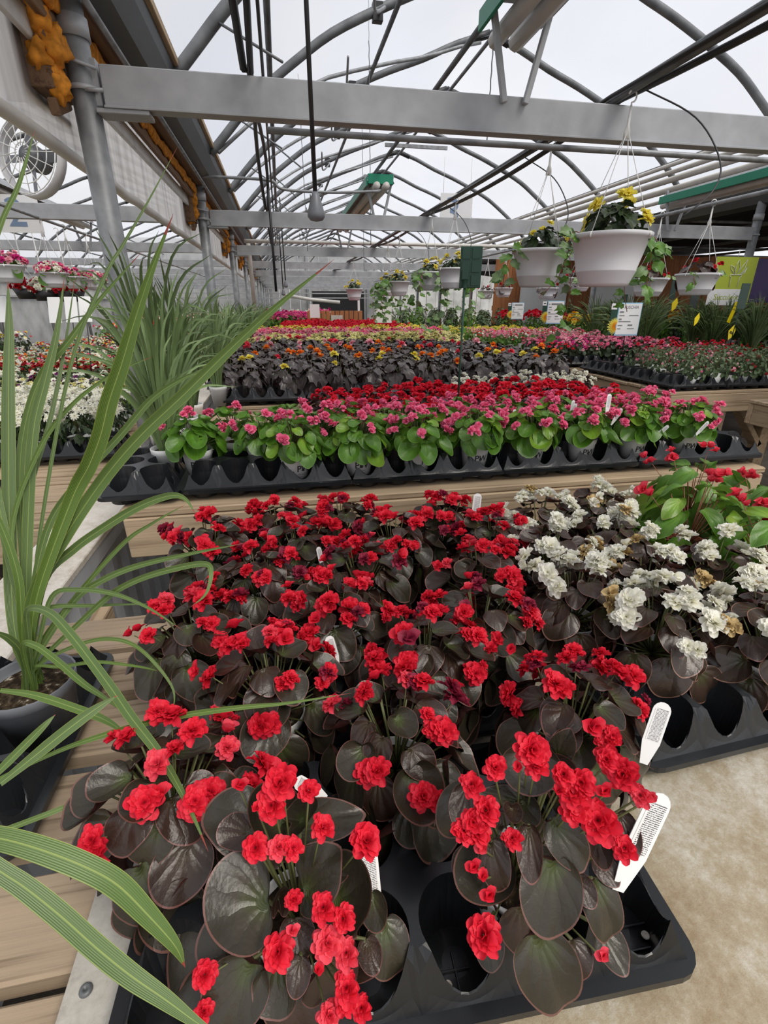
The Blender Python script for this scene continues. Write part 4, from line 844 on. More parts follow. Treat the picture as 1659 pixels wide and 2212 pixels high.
bed('dark_begonia', lambda v: 'black-leaved begonia with %s blooms on second bench' % {'plain': 'no', 'peach': 'pale pink'}.get(inv[id(v)], inv[id(v)]), 'potted plant', 'dark-leaved begonias on the second bench', None, ar(-.36, 1.95, .18), ar(3.2, 5.4, .17), ZP + .01, 3, pick=rexpick)
far = {n: [variant(s + q, lf, fl, 'L', 'L', R=.11, H=.11, nl=20, ls=.085, nc=nc, fs=.045, per=(1, 3), polf=70) for q in (0, 1)] for n, s, lf, fl, nc in (('cream', 41, 'darkgreen', ['cream'], 9), ('pinks', 43, 'rex', ['palepink', 'pink'], 9), ('yellow', 45, 'darkgreen', ['yellow', 'cream'], 9), ('red', 47, 'darkgreen', ['red'], 14), ('rose', 49, 'green', ['magenta', 'pink'], 14), ('white', 51, 'green', ['white'], 12))}
bed('cream_begonia', 'cream begonia in the pale band across the third bench', 'potted plant', 'cream begonias', far['cream'], ar(-.3, 1.95, .18), ar(5.55, 6.2, .17), ZP + .01, 4)
bed('rose_begonia', 'dark-leaved begonia with pink blooms in the middle distance', 'potted plant', 'pink begonias mid distance', far['pinks'], ar(-.3, 1.95, .2), ar(6.25, 7.2, .18), ZP + .01, 5)
bed('yellow_begonia', 'yellow begonia in the band before the far reds', 'potted plant', 'yellow begonias mid distance', far['yellow'], ar(-.3, 1.95, .2), ar(7.3, 8.0, .18), ZP + .01, 6)
bed('far_begonia', 'bright red begonia in the far band down the aisle', 'potted plant', 'far red begonias', far['red'], ar(0.1, 1.95, .2), ar(8.1, 11, .2), ZP + .01, 7)
bed('far_flower', 'rose pink potted flower near the end wall', 'potted plant', 'far rose flowers', far['rose'], ar(-.3, 1.2, .25), ar(12.1, 13.5, .3), ZP + .01, 8, sc=(1.3, 1.8))
bed('far_flower', 'white potted flower near the end wall', 'potted plant', 'far white flowers', far['white'], ar(.3, 1.3, .25), ar(13.6, 15, .3), ZP + .01, 9, sc=(1.3, 1.7))
# right benches
fuch = [variant(s, 'sage', fl, 'L', 'L', pot='potwhite', R=.12, H=.13, nl=75, ls=.034, nc=16, fs=.018, per=(1, 3), polf=95) for s, fl in ((61, ['palepink', 'pink']), (62, ['deepred', 'palepink']), (63, ['pink', 'white']))]
fuchr = [variant(s, 'sage', ['deepred'], 'L', 'L', pot='potwhite', R=.13, H=.13, nl=85, ls=.036, nc=8, fs=.018, per=(1, 2), polf=100) for s in (64, 65)]
bed('fuchsia', 'bushy fuchsia with pale pink buds on the right', 'potted plant', 'pink fuchsias', fuch, ar(2.85, 3.3, .16), ar(3.12, 3.9, .17), ZP + .01, 10)
bed('fuchsia', 'grey-green fuchsia with few red buds, right front bench', 'potted plant', 'red fuchsias', fuchr, ar(3.3, 4.0, .16), ar(3.12, 4.0, .17), ZP + .01, 11)
for k in range(3): tray((4, 3), 2.86 + .44 * k, 3.2, ZP + .002, 'black fuchsia tray at the bench front, %s from the left' % ORD[k]); 
for k in range(2): tray((2, 4), 2.76, 3.58 + .44 * k, ZP + .002, 'black fuchsia tray along the left bench side, %s from the front' % ORD[k + 1])
bed('red_impatiens', 'dark plant with clear red flowers behind the fuchsias', 'potted plant', 'red impatiens', [variant(66, 'rex', ['red'], 'L', 'M', R=.1, H=.09, nl=26, ls=.07, nc=5, fs=.045, per=(1, 1))], ar(3.3, 4.0, .17), [4.1, 4.25], ZP + .01, 12)
imp = [variant(s, 'darkgreen', fl, 'L', 'L', pot='potwhite', R=.1, H=.1, nl=30, ls=.075, nc=14, fs=.036, per=(1, 2), polf=70) for s, fl in ((67, ['palepink', 'pink']), (68, ['red', 'pink']), (69, ['palepink', 'magenta']))]
bed('impatiens', 'pink or red impatiens on the second right bench', 'potted plant', 'impatiens', imp, ar(2.68, 3.95, .17), ar(4.62, 5.6, .17), ZP + .01, 13)
for k in range(2): tray((4, 3), 2.86 + .44 * k, 4.62, ZP + .002, 'black impatiens tray at the bench front, %s from the left' % ORD[k])
sm = [variant(s, 'green', fl, 'L', 'L', pot='potwhite', R=.09, H=.1, nl=24, ls=.06, nc=16, fs=.03, per=(1, 2)) for s, fl in ((71, ['palepink', 'pink']), (72, ['palepink']), (73, ['white', 'red']))]
bed('small_flower', 'pale pink bedding plant on the third right bench', 'potted plant', 'small pink bedding plants', sm, ar(2.6, 3.95, .16), ar(5.98, 7.05, .17), ZP + .01, 14)
lim = [variant(74, 'yellowgreen', ['yellow'], 'L', 'L', R=.08, H=.08, nl=30, ls=.05, nc=12, fs=.025, per=(1, 2))]
bed('lime_plant', 'lime green bedding plant on the fourth right bench', 'potted plant', 'lime bedding plants', lim, ar(2.5, 3.95, .16), ar(7.5, 8.6, .17), ZP + .01, 15)
tall = {n: variant(s, 'green', fl, 'L', 'M', R=.16, H=.3, nl=80, ls=.07, nc=9, fs=.08, per=(1, 2), polf=50) for n, s, fl in (('orange', 75, ['amber', 'yellow']), ('red', 76, ['red']), ('yellow', 77, ['yellow']))}
bed('gerbera', 'tall plant with amber flowers at the rear right', 'potted plant', 'amber flowers', [tall['orange']], ar(4.5, 6.9, .28), [7.4, 7.75, 8.1], ZP + .01, 16, sc=(.8, 1.0))
bed('red_gerbera', 'tall plant with bright red flowers, rear right', 'potted plant', 'tall red flowers', [tall['red']], ar(3.9, 5.2, .28), [8.8, 9.2], ZP - .0, 17, sc=(.9, 1.1))
leafy = [variant(s, lf, ['green'], lt, 'L', R=.18, H=.42, nl=110, ls=.08, nc=0) for s, lf, lt in ((78, 'green', 'L'), (79, 'darkgreen', 'W'), (80, 'sage', 'L'))]
bed('leafy_plant', 'leafy green plant beyond the right benches', 'potted plant', 'leafy plants at the back', leafy, ar(2.3, 4.0, .33), ar(9.0, 11.5, .5), ZP, 18)
bed('leafy_plant', 'leafy houseplant in the shaded bay, far right', 'potted plant', 'leafy plants in the shaded bay', leafy, ar(5.6, 6.8, .4), ar(5.0, 7.2, .5), ZP, 19)
bed('leafy_plant', 'leafy tall plant against the cedar boards', 'potted plant', 'leafy plants by the cedar boards', leafy, ar(5.5, 11, .55), [9.3, 10.2], 0, 20, sc=(2.2, 2.9))
bed('leafy_plant', 'leafy plant on the bench under shade cloth', 'potted plant', 'leafy plants on the far right bench', leafy, ar(5.6, 6.7, .4), ar(2.2, 3.7, .4), ZP, 21, sc=(.5, .7))
edge = [variant(81, 'sage', ['white'], 'M', 'L', pot='potwhite', R=.12, H=.13, nl=36, ls=.09, nc=0)]
bed('sage_plant', 'broad-leaved sage green plant at the right frame edge', 'potted plant', 'sage green plants', edge, [3.12, 3.34, 3.6], [2.0, 2.3, 2.55], ZP + .01, 22); tray((4, 3), 3.25, 2.45, ZP + .002, 'black tray on the bench cut off by the right edge')
# left bay
DZ = .63
dai = [variant(s, 'darkgreen', ['white'], 'D', 'D', pot='potwhite', R=.12, H=.13, nl=150, ls=.045, nc=22, fs=.042, per=(1, 3), polf=60) for s in (91, 92, 93)]
bed('daisy', 'white daisy with feathery leaves in the left bay', 'potted plant', 'white daisies', dai, ar(-3.1, -.95, .17), ar(2.72, 3.5, .17), DZ, 23)
for k in range(4): tray((5, 3), -1.12 - .53 * k, 2.72, DZ, 'black tray of daisies in the left bay, %s from the posts' % ORD[k])
tray((3, 2), -1.3, 2.1, DZ, 'small empty black tray on the bare left pallet')
lb = {n: [variant(s + q, lf, fl, 'L', 'L', R=.12, H=.12, nl=34, ls=.055, nc=nc, fs=.034, per=(1, 3)) for q in (0, 1)] for n, s, lf, fl, nc in (('lime', 101, 'yellowgreen', ['cream'], 6), ('purple', 103, 'darkgreen', ['purple', 'white'], 8), ('dred', 105, 'darkgreen', ['deepred'], 6), ('mixed', 107, 'green', ['white', 'white', 'pink', 'orange'], 8), ('green', 109, 'sage', ['white'], 4), ('far', 111, 'darkgreen', ['white', 'yellow', 'red', 'white'], 10))}
names = {'lime': 'lime green bedding plant', 'purple': 'purple and white bedding plant', 'dred': 'deep red bedding plant', 'mixed': 'mixed white and pink bedding plant', 'green': 'soft grey-green bedding plant', 'far': 'many-coloured bedding plant'}
for k, (n, ya, yb) in enumerate((('lime', 3.55, 3.9), ('purple', 3.9, 4.1), ('green', 4.1, 4.6), ('dred', 4.6, 5.0), ('mixed', 5.0, 6.0), ('green', 6.0, 6.6), ('far', 6.9, 9.5))):
    bed(n + '_bedding' if n not in ('dred', 'far') else {'dred': 'red_bedding', 'far': 'mixed_bedding'}[n], names[n] + ', %s left-bay band behind daisies' % ORD[k], 'potted plant', names[n] + 's, %s band' % ORD[k], lb[n], ar(-3.1, -.95, .2 if n != 'far' else .26), ar(ya, yb, .19 if n != 'far' else .3), DZ, 30 + k)
for k, (xa, xb, ya, yb) in enumerate(((-5.85, -3.75, 3.5, 8.8),)): bed('mixed_bedding', 'bedding plant with white specks at the far left', 'potted plant', 'bedding plants far left', lb['mixed'] + lb['far'] + lb['green'], ar(xa, xb, .36), ar(ya, yb, .4), DZ, 44, sc=(1.2, 1.6))
bed('mixed_bedding', 'white-specked bedding plant deep in the left bay', 'potted plant', 'bedding plants deep in the left bay', lb['far'] + lb['mixed'], ar(-3.0, -1.4, .38), ar(9.8, 15.6, .55), DZ, 45, sc=(1.4, 2.2))

# ---------------------------------------------------------------- hanging baskets
BK = merge('basket', [(lathe([(0, -.001), (.095, 0), (.1, .012), (.118, .055), (.1195, .058), (.118, .061), (.148, .175), (.158, .178), (.16, .192), (.155, .195), (.15, .19), (.147, .17), (0, .16)], 40), I4(), 0)], [M['basket']])
BKW = merge('basket', [(lathe([(0, -.001), (.085, 0), (.09, .01), (.105, .035), (.1065, .037), (.105, .04), (.134, .12), (.143, .123), (.144, .134), (.14, .136), (.134, .132), (.13, .115), (0, .11)], 32), I4(), 0)], [M['basket']])
def hanger(R, rim, top, hookz):
    it = [(TUBE5, tube_m((R * math.cos(a), R * math.sin(a), rim), (.008 * math.cos(a), .008 * math.sin(a), top), .0018), 0) for a in (.4, 1.97, 3.54, 5.11)]
    it += [(path_t([(R * math.cos(a) * 1.0, R * math.sin(a), rim - .01), (R * 1.03 * math.cos(a), R * 1.03 * math.sin(a), rim - .002), (R * math.cos(a), R * math.sin(a), rim + .012)], .004, 5), I4(), 0) for a in (.4, 1.97, 3.54, 5.11)]
    it += [(extrude_poly([(-.015, top - .012), (.015, top - .012), (.014, top + .012), (.006, top + .035), (.0045, hookz - .03), (-.0045, hookz - .03), (-.006, top + .035), (-.014, top + .012)], .004), I4(), 0)]
    it += [(path_t([(.0, .002, hookz - .035)] + [(.0 + .02 * math.sin(a) , .002, hookz + .0 - .02 * math.cos(a)) for a in np.linspace(0, 4.4, 9)], .0035, 5), I4(), 0)]
    return merge('hanger', it, [M['string']])
def basket(px, py, Wpx, Wd, railz, label, group, leafm, flm, seed, small=False, nl=34, nf=8, fs=.05, kind='H', railx=1.48, flat=False, obj_leaves=True):
    P = atX(px, py, railx); zc = (P - C0) @ Fv; Wd = Wpx * zc / FPX; s = Wd / (.288 if small else .32); h = (.134 if small else .192) * s; z0 = P[2] - h; r = random.Random(seed)
    t = thing('hanging_basket', label, 'hanging basket', (P[0], P[1], z0), r.uniform(-.2, .2), group)
    b = link('basket', BKW if small else BK, t); b.scale = (s, s, s)
    link('hanger', hanger((.14 if small else .157) * s, h - .01, railz - z0 - .13, railz - z0), t)
    lv, fl, st = mound(seed, R=.14 * s, H=(.1 if small else .15) * s, nl=nl, ls=.095 * s, nc=nf, fs=fs * s, per=(1, 2), base=h - .03, polmax=100, jit=.35, polf=75)
    if obj_leaves:
        for Mx, q, tt in lv: link('leaf', lm(leafm, kind, q % 2), t, Mx)
        for Mx, q in fl: link('flower', fmesh(flm if not isinstance(flm, list) else flm[q % len(flm)], 'H', q % 2), t, Mx)
    else:
        fm = flm if isinstance(flm, list) else [flm]
        stuff(link('foliage', merge('foliage', [(LJ[q % 2] if kind == 'J' else LL[q % 2], Mx, 0) for Mx, q, tt in lv], [M[leafm]]), t)); stuff(link('blossoms', merge('blossoms', [(FM[q % 2], Mx, q % len(fm)) for Mx, q in fl], [M[k] for k in fm]), t))
    return t, P, s, h
def vine(t, pts, n, seed, leafm='silver', size=.05, mix='green'):
    r = random.Random(seed); S = spline(pts, 8); it = []
    stuff(link('vine_stem', merge('vine_stem', [(path_t(S, .0018, 5), I4(), 0)], [M['redstem']]), t))
    for k in range(n):
        i = int((k + .5) / n * (len(S) - 1)); p = S[i]; a = r.uniform(0, 6.28); y = np.array([math.cos(a), math.sin(a) * .8, r.uniform(-.6, .3)]); nn = np.array([r.uniform(-.4, .4), -.7, .6])
        link('vine_leaf', lm(leafm if r.random() < .45 else mix, 'J', r.randrange(2)), t, frame(p + y * .012, y, nn, size * r.uniform(.7, 1.2)))
t, P, s, h = basket(1320, 508, 168, .31, 2.13, 'largest white hanging basket with yellow begonias, nearest of its row', 'large baskets on the aisle rail', 'darkgreen', 'yellow', 702, nl=60, nf=5, fs=.06, kind='J')
vine(t, [(.1, -.05, h), (.17, -.06, h - .03), (.2, -.05, h - .12), (.21, -.04, h - .25)], 13, 1, size=.07); vine(t, [(.12, 0, h), (.2, -.03, h - .0), (.27, -.02, h - .04), (.31, -.0, h - .06)], 7, 2, size=.06); vine(t, [(-.1, .05, h), (-.18, .02, h + .01), (-.22, 0, h - .03)], 5, 3, size=.06); vine(t, [(.1, .05, h), (.16, .05, h - .1), (.15, .03, h - .22), (.18, .02, h - .32)], 9, 4, size=.055)
t, P, s, h = basket(1167, 541, 120, .31, 2.13, 'white hanging basket with trailing vines, second of its row', 'large baskets on the aisle rail', 'darkgreen', 'yellow', 703, nl=40, nf=5, fs=.05, kind='J')
vine(t, [(-.1, -.05, h), (-.17, -.06, h - .02), (-.2, -.05, h - .1), (-.21, -.04, h - .2)], 11, 5, size=.065); vine(t, [(.08, -.1, h), (.12, -.17, h - .02), (.08, -.19, h - .08), (.05, -.2, h - .16), (-.03, -.2, h - .24)], 9, 6, size=.06); vine(t, [(.12, .0, h), (.18, 0, h - .05), (.2, .0, h - .2), (.2, .02, h - .36), (.17, .03, h - .48)], 16, 7, size=.06); vine(t, [(.1, -.05, h), (.18, -.08, h + .02), (.2, -.1, h - .06)], 7, 8, size=.07)
for k, (x, y, w) in enumerate(((978, 580, 66), (930, 588, 60), (862, 608, 48), (838, 612, 42), (765, 624, 38))):
    t, P, s, h = basket(x, y, w, .31, 2.13, 'pale hanging basket with yellow blooms, %s back from the camera on the aisle rail' % ORD[k + 2], 'large baskets on the aisle rail', 'darkgreen', 'yellow', 710 + k, nl=30, nf=6, fs=.06, kind='J', obj_leaves=False)
    if k < 4:
        for q in range(4): rr = random.Random(k * 5 + q); a = rr.uniform(0, 6.28); c, sn = math.cos(a), math.sin(a); vine(t, [(.12 * c, .12 * sn, h), (.19 * c, .19 * sn, h - .05), (.22 * c, .2 * sn, h - .2), (.2 * c, .22 * sn, h - rr.uniform(.3, .6))], 14, 20 + k * 5 + q, size=.075)
for k, (x, y, w) in enumerate(((1508, 592, 90), (1405, 602, 76), (1252, 600, 58), (1183, 622, 48), (1088, 622, 40), (1050, 628, 36))):
    t, P, s, h = basket(x, y, w, .27, 1.99, 'smaller white hanging basket of red-leaved flowers, %s back on the right rail' % ORD[k], 'smaller baskets on the right rail', 'bronze_dark', ['deepred', 'red'], 730 + k, True, railx=3.0, nl=22, nf=6, fs=.035, kind='M', obj_leaves=k < 2)
    if k < 3: vine(t, [(-.08, -.08, h), (-.12, -.12, h - .01), (-.1, -.13, h - .08)], 6, 60 + k, size=.05); vine(t, [(.1, -.05, h), (.16, -.04, h + .02), (.2, 0, h - .0)], 5, 70 + k, 'silver', .045, 'cream' if 0 else 'yellowgreen')
for k, (x, y, w) in enumerate(((12, 573, 74), (112, 589, 64), (160, 598, 50), (203, 603, 46), (238, 610, 38))):
    t, P, s, h = basket(x, y, w, .34, 2.03, 'white hanging basket of pink petunias in the left bay, %s from the left' % ORD[k], 'petunia baskets in the left bay', 'green', ['pink', 'palepink', 'white', 'magenta'], 750 + k, True, railx=-2.0, nl=30, nf=34, fs=.05, kind='M', obj_leaves=False)
for k, (x, y) in enumerate(((62, 628), (100, 632), (152, 634))):
    P = atY(x, y, 6.2); t = thing('black_basket', 'low black basket of red and white flowers under the petunias, %s from the left' % ORD[k], 'hanging basket', (P[0], P[1], P[2] - .08), 0, 'black baskets in the left bay')
    b = link('basket', merge('basket', [(BKW.name and lathe([(0, 0), (.1, 0), (.14, .1), (.13, .1), (0, .08)], 20), I4(), 0)], [M['black']]), t); lv, fl, st = mound(770 + k, R=.14, H=.1, nl=20, ls=.06, nc=20, fs=.05, base=.07, polf=85)
    link('blossoms', merge('blossoms', [(FM[q % 2], Mx, 0) for Mx, q in fl], [M[['deepred', 'white', 'red'][k]]]), t); link('foliage', merge('foliage', [(LL[q % 2], Mx, 0) for Mx, q, _ in lv], [M['green']]), t)
    link('hanger', hanger(.13, .09, .3, 2.03 - P[2] + .08), t)

# ---------------------------------------------------------------- signs
def board_sign(px, py, Y, w, h, label, mat='tagwhite', stake=None, name='sign', rz=0, stakemat='signgreen', tilt=0):
    P = atY(px, py, Y); t = thing(name, label, 'sign', (P[0], Y, P[2]), rz); t.rotation_euler = (tilt, 0, rz)
    link('panel', merge('panel', [bx(-w / 2, w / 2, -.002, .002, -h / 2, h / 2, .001)], [M[mat]]), t)
    if stake: link('stake', merge('stake', [(TUBE5, tube_m((0, .006, -stake - 0), (0, .006, 0), .004), 0)], [M[stakemat]]), t)
    return t
def tx(t, s, size, x, z, mat='ink', y=-.0028, bold=0, name='lettering'):
    a = text_t(s, size, bold); V = a.V.copy(); a.V = np.stack([V[:, 0] + x, np.full(len(V), y), V[:, 1] + z], 1); link(name, merge(name, [(a, I4(), 0)], [M[mat]], False), t)
# green paddle sign holder on its stake, seen from behind
P = atY(1017, 578, 1.95); t = thing('sign_holder', 'dark green plastic sign holder on a tall stake among the pink begonias', 'sign', (P[0], 1.95, P[2])); t.rotation_euler = (0, 0, -.25)
link('panel', merge('panel', [bx(-.04, .04, -.003, .003, -.07, .07, .002)] + [bx(-.034 + .036 * i, -.004 + .036 * i, -.006, -.003, -.062 + .045 * j, -.026 + .045 * j, .001) for i in (0, 1) for j in (0, 1, 2)], [M['signgreen']]), t)
link('socket', merge('socket', [bx(-.034, -.008, -.018, -.003, -.045, -.01, .003), (lathe([(.009, -.07), (.009, -.045), (.012, -.04)], 10), np.array([[1, 0, 0, -.02], [0, 1, 0, -.012], [0, 0, 1, 0], [0, 0, 0, 1.]]), 0)], [M['signgreen']]), t)
link('stake', merge('stake', [(TUBE, tube_m((-.02, -.012, -.05), (-.02, -.012, ZP + .08 - P[2]), .0042), 0)], [M['signgreen']]), t)
board_sign(829, 675, 8.0, .25, .3, 'blank white sign on a stake in the far middle benches', stake=.45, stakemat='black')
for k, (x, y, Y, w, h) in enumerate(((680, 672, 11, .2, .26), (775, 660, 11.5, .05, .25), (885, 655, 9, .06, .12))): board_sign(x, y, Y, w, h, 'small white sign far down the aisle, %s of three from the left' % ORD[k], stake=.3, stakemat='black')
for k, (x, y) in enumerate(((2, 668), (118, 670), (154, 669), (184, 668))): board_sign(x, y, 4.6, .09, .2, 'white hanging placard in the left bay, %s from the left' % ORD[k], stake=.5, stakemat='black', tilt=-.35, name='placard')
def info(px, py, Y, w, h, word, label):
    t = board_sign(px, py, Y, w, h, label, 'lightblue', stake=.26, stakemat='black'); link('paper', merge('paper', [bx(-w * .47, w * .47, -.004, -.002, -h * .46, h * .47, .0005)], [M['tagwhite']]), t)
    word and tx(t, word, h * .13, .05 * w, h * .36, 'ink', -.0046)
    it = [bx(-w * .44, -w * .34, -.0048, -.0042, h * .34, h * .38, .0001)] + ([] if word else [bx(-w * .28, w * .35, -.0048, -.0042, h * .32, h * .4, .0001)])
    for k, (a, b, c) in enumerate(((-.42, -.25, .2), (-.42, -.2, .1), (.0, .4, .1), (-.42, -.3, -.02), (-.42, .1, -.08), (-.42, -.22, -.2), (.0, .2, -.2), (-.42, -.28, -.3), (.0, .3, -.3))): it.append(bx(a * w, b * w, -.0048, -.0042, c * h, (c + (.03 if k % 3 else .05)) * h, .0001))
    link('print', merge('print', it, [M['greyink']]), t)
    s = link('side_card', merge('side_card', [bx(-w * .78, -w * .5, -.002, .002, -h * .45, h * .45, .001)], [M['signgreen']]), t); fl = []
    for k in range(10): a = math.radians(95 + 18 * k); fl.append((DIA, frame((-w * .52, -.004, -h * .2), (math.cos(a), 0, math.sin(a)), (0, -1, 0), h * .3), 0))
    fl += [(DIA, frame((-w * .52, -.006, -h * .2), (math.cos(a), 0, math.sin(a)), (0, -1, 0), h * .22), 1) for a in np.linspace(1.8, 4.6, 8)]
    link('sunflower', merge('sunflower', fl, [M['yellow'], M['amber']]), t)
    link('price_card', merge('price_card', [bx(-w * .8, -w * .56, -.005, -.003, h * .3, h * .48, .002)], [M['tagwhite']]), t); link('print', merge('print', [bx(-w * .75, -w * .61, -.0056, -.005, h * .37, h * .41, .0001)], [M['ink']]), t)
info(1357, 690, 3.6, .20, .235, 'FUSCHIA', 'white FUSCHIA information sign with sunflower, standing in the fuchsias')
info(1199, 675, 5.4, .20, .235, '', 'white information sign with sunflower standing in the impatiens, left of the fuchsia sign')
info(1118, 672, 7.5, .20, .235, '', 'small white information sign beside the amber flowers')
t = board_sign(1582, 607, 5.0, .52, .46, 'lime green Succulents sign with a drawn potted succulent, hanging at the right', 'lime', name='hanging_sign')
link('lower_panel', merge('lower_panel', [bx(-.27, .22, -.006, -.003, -.24, -.08, .001)], [M['tagwhite']]), t); tx(t, 'Succulents', .08, -.02, -.16, 'lime', -.0075, .0004)
def lineart(t, strokes, r=.003, mat='tagwhite'): link('drawing', merge('drawing', [(path_t([(x, -.006, z) for x, z in s], r, 5), I4(), 0) for s in strokes], [M[mat]]), t)
lineart(t, [[(-.03, -.06), (-.035, .04), (-.05, .04), (-.05, .06), (.09, .06), (.09, .04), (.075, .04), (.07, -.06)], [(.0, .06), (-.06, .12), (-.07, .15), (-.02, .13), (.01, .06)], [(.0, .07), (.0, .16), (.02, .2), (.05, .13), (.03, .06)], [(.03, .07), (.08, .15), (.12, .21), (.11, .12), (.07, .06)], [(.06, .06), (.12, .1), (.14, .14), (.12, .08), (.08, .06)]])
link('hook', merge('hook', [(TUBE5, tube_m((-.0, 0, .22), (-.0, 0, .3), .003), 0)], [M['string']]), t)
board_sign(1648, 607, 5.35, .42, .46, 'purple sign hanging behind the lime green one at the right edge', 'violet', name='hanging_sign')
for k, (x, y, Y, w, h) in enumerate(((1606, 640, 3.9, .13, .2), (1455, 625, 6, .12, .22), (1500, 648, 6.5, .2, .22), (1348, 651, 5.6, .1, .15))): board_sign(x, y, Y, w, h, 'dark green sign holder on the right side, %s of four' % ['nearest', 'second nearest', 'farthest', 'leftmost'][k], 'signgreen', stake=.4, name='sign_holder', rz=.3)
for k, (x, y, Y, w, h, ) in enumerate(((1457, 658, 4.6, .075, .13), (1580, 718, 4.2, .09, .14), (1583, 675, 4.6, .05, .2), (1505, 690, 3.62, .05, .1))):
    P = atY(x, y, Y); t = thing('yellow_tag', 'yellow diamond-shaped tag among the right-hand plants, %s' % ['upper left one', 'lowest with black print', 'long strip under the Succulents sign', 'small one beside the fuchsia sign'][k], 'tag', tuple(P)); t.rotation_euler = (0, .3, .2)
    link('card', merge('card', [(extrude_poly([(-w * .5, 0), (0, -h / 2), (w * .45, -h * .2), (w * .5, h * .2), (0, h / 2), (-w * .3, h * .2)] if k != 2 else [(-w / 2, -h / 2), (w / 2, -h / 2), (w / 2, h / 2), (-w / 2, h / 2)], .003), I4(), 0)], [M['tape']], False), t)
    if k == 1: link('print', merge('print', [bx(-.025, .025, -.003, -.001, -.012 + .012 * j, -.005 + .012 * j, .0001) for j in (0, 1)], [M['ink']]), t)
t = board_sign(985, 460, 5.9, .36, .36, 'hanging white board with a pale blue number 3 beyond the second beam', 'tagwhite', name='number_sign'); tx(t, '3', .36, -.04, 0, 'blueink', -.004, .004)
link('wire', merge('wire', [(TUBE5, tube_m((s * .15, 0, .18), (s * .15, 0, .5), .002), 0) for s in (-1, 1)], [M['string']]), t)
t = board_sign(35, 462, 5.7, .4, .3, 'hanging white board with a pale blue number 2 in the left bay', 'tagwhite', name='number_sign'); tx(t, '2', .32, 0, 0, 'blueink', -.004, .004)
# crate display in the distance
cr = thing('crate_display', 'brown slatted wooden crate stand at the far end of the aisle', 'crate', (1.15, 12.0 - .6, .78))
for k in range(12): link('slat', merge('slat', [bx(-.6 + k * .1, -.515 + k * .1, 0, .02, 0, .42)], [M['fence']]), cr)
link('card', merge('card', [bx(-.1, .15, -.03, -.01, .1, .33)], [M['cap']]), cr)

# ---------------------------------------------------------------- spiky grasses
sp_pos = atZ(72, 1500, ZT + .09)
SPX, SPY = sp_pos[0], sp_pos[1]
sp = thing('spike_plant', 'tall spiky green cordyline with long striped blades at the left front', 'potted plant', (SPX, SPY, ZT - .005))
pt = put_pot(sp, merge('pot', [(POTT, np.diag([1.45, 1.45, 1.15, 1.]), 0)], [M['greyplastic']]), False, 0, False); link('soil', merge('soil', [(lathe([(0, .112), (.03, .113), (.068, .110)], 20), I4(), 0)], [M['soil']]), pt)
B0 = np.array([SPX, SPY, ZT + .1])
def pblade(pts, w, za, zb, fold=.35, base=.5, tw=0, root=True):
    n = len(pts); P = [atD(x, y, za + (zb - za) * i / (n - 1)) for i, (x, y) in enumerate(pts)]
    if root: P = [B0 + np.array([random.uniform(-.015, .015), random.uniform(-.015, .015), 0])] + P
    zm = (za + zb) / 2; wd = w * zm / FPX; o = np.array([SPX, SPY, ZT - .005])
    link('blade', merge('blade', [(blade('b', [p - o for p in P], wd, None, fold, 6, base, -ray(*pts[n // 2]), tw), I4(), 0)], [M['blade']]), sp)
random.seed(5)
zb_ = float((B0 - C0) @ Fv)
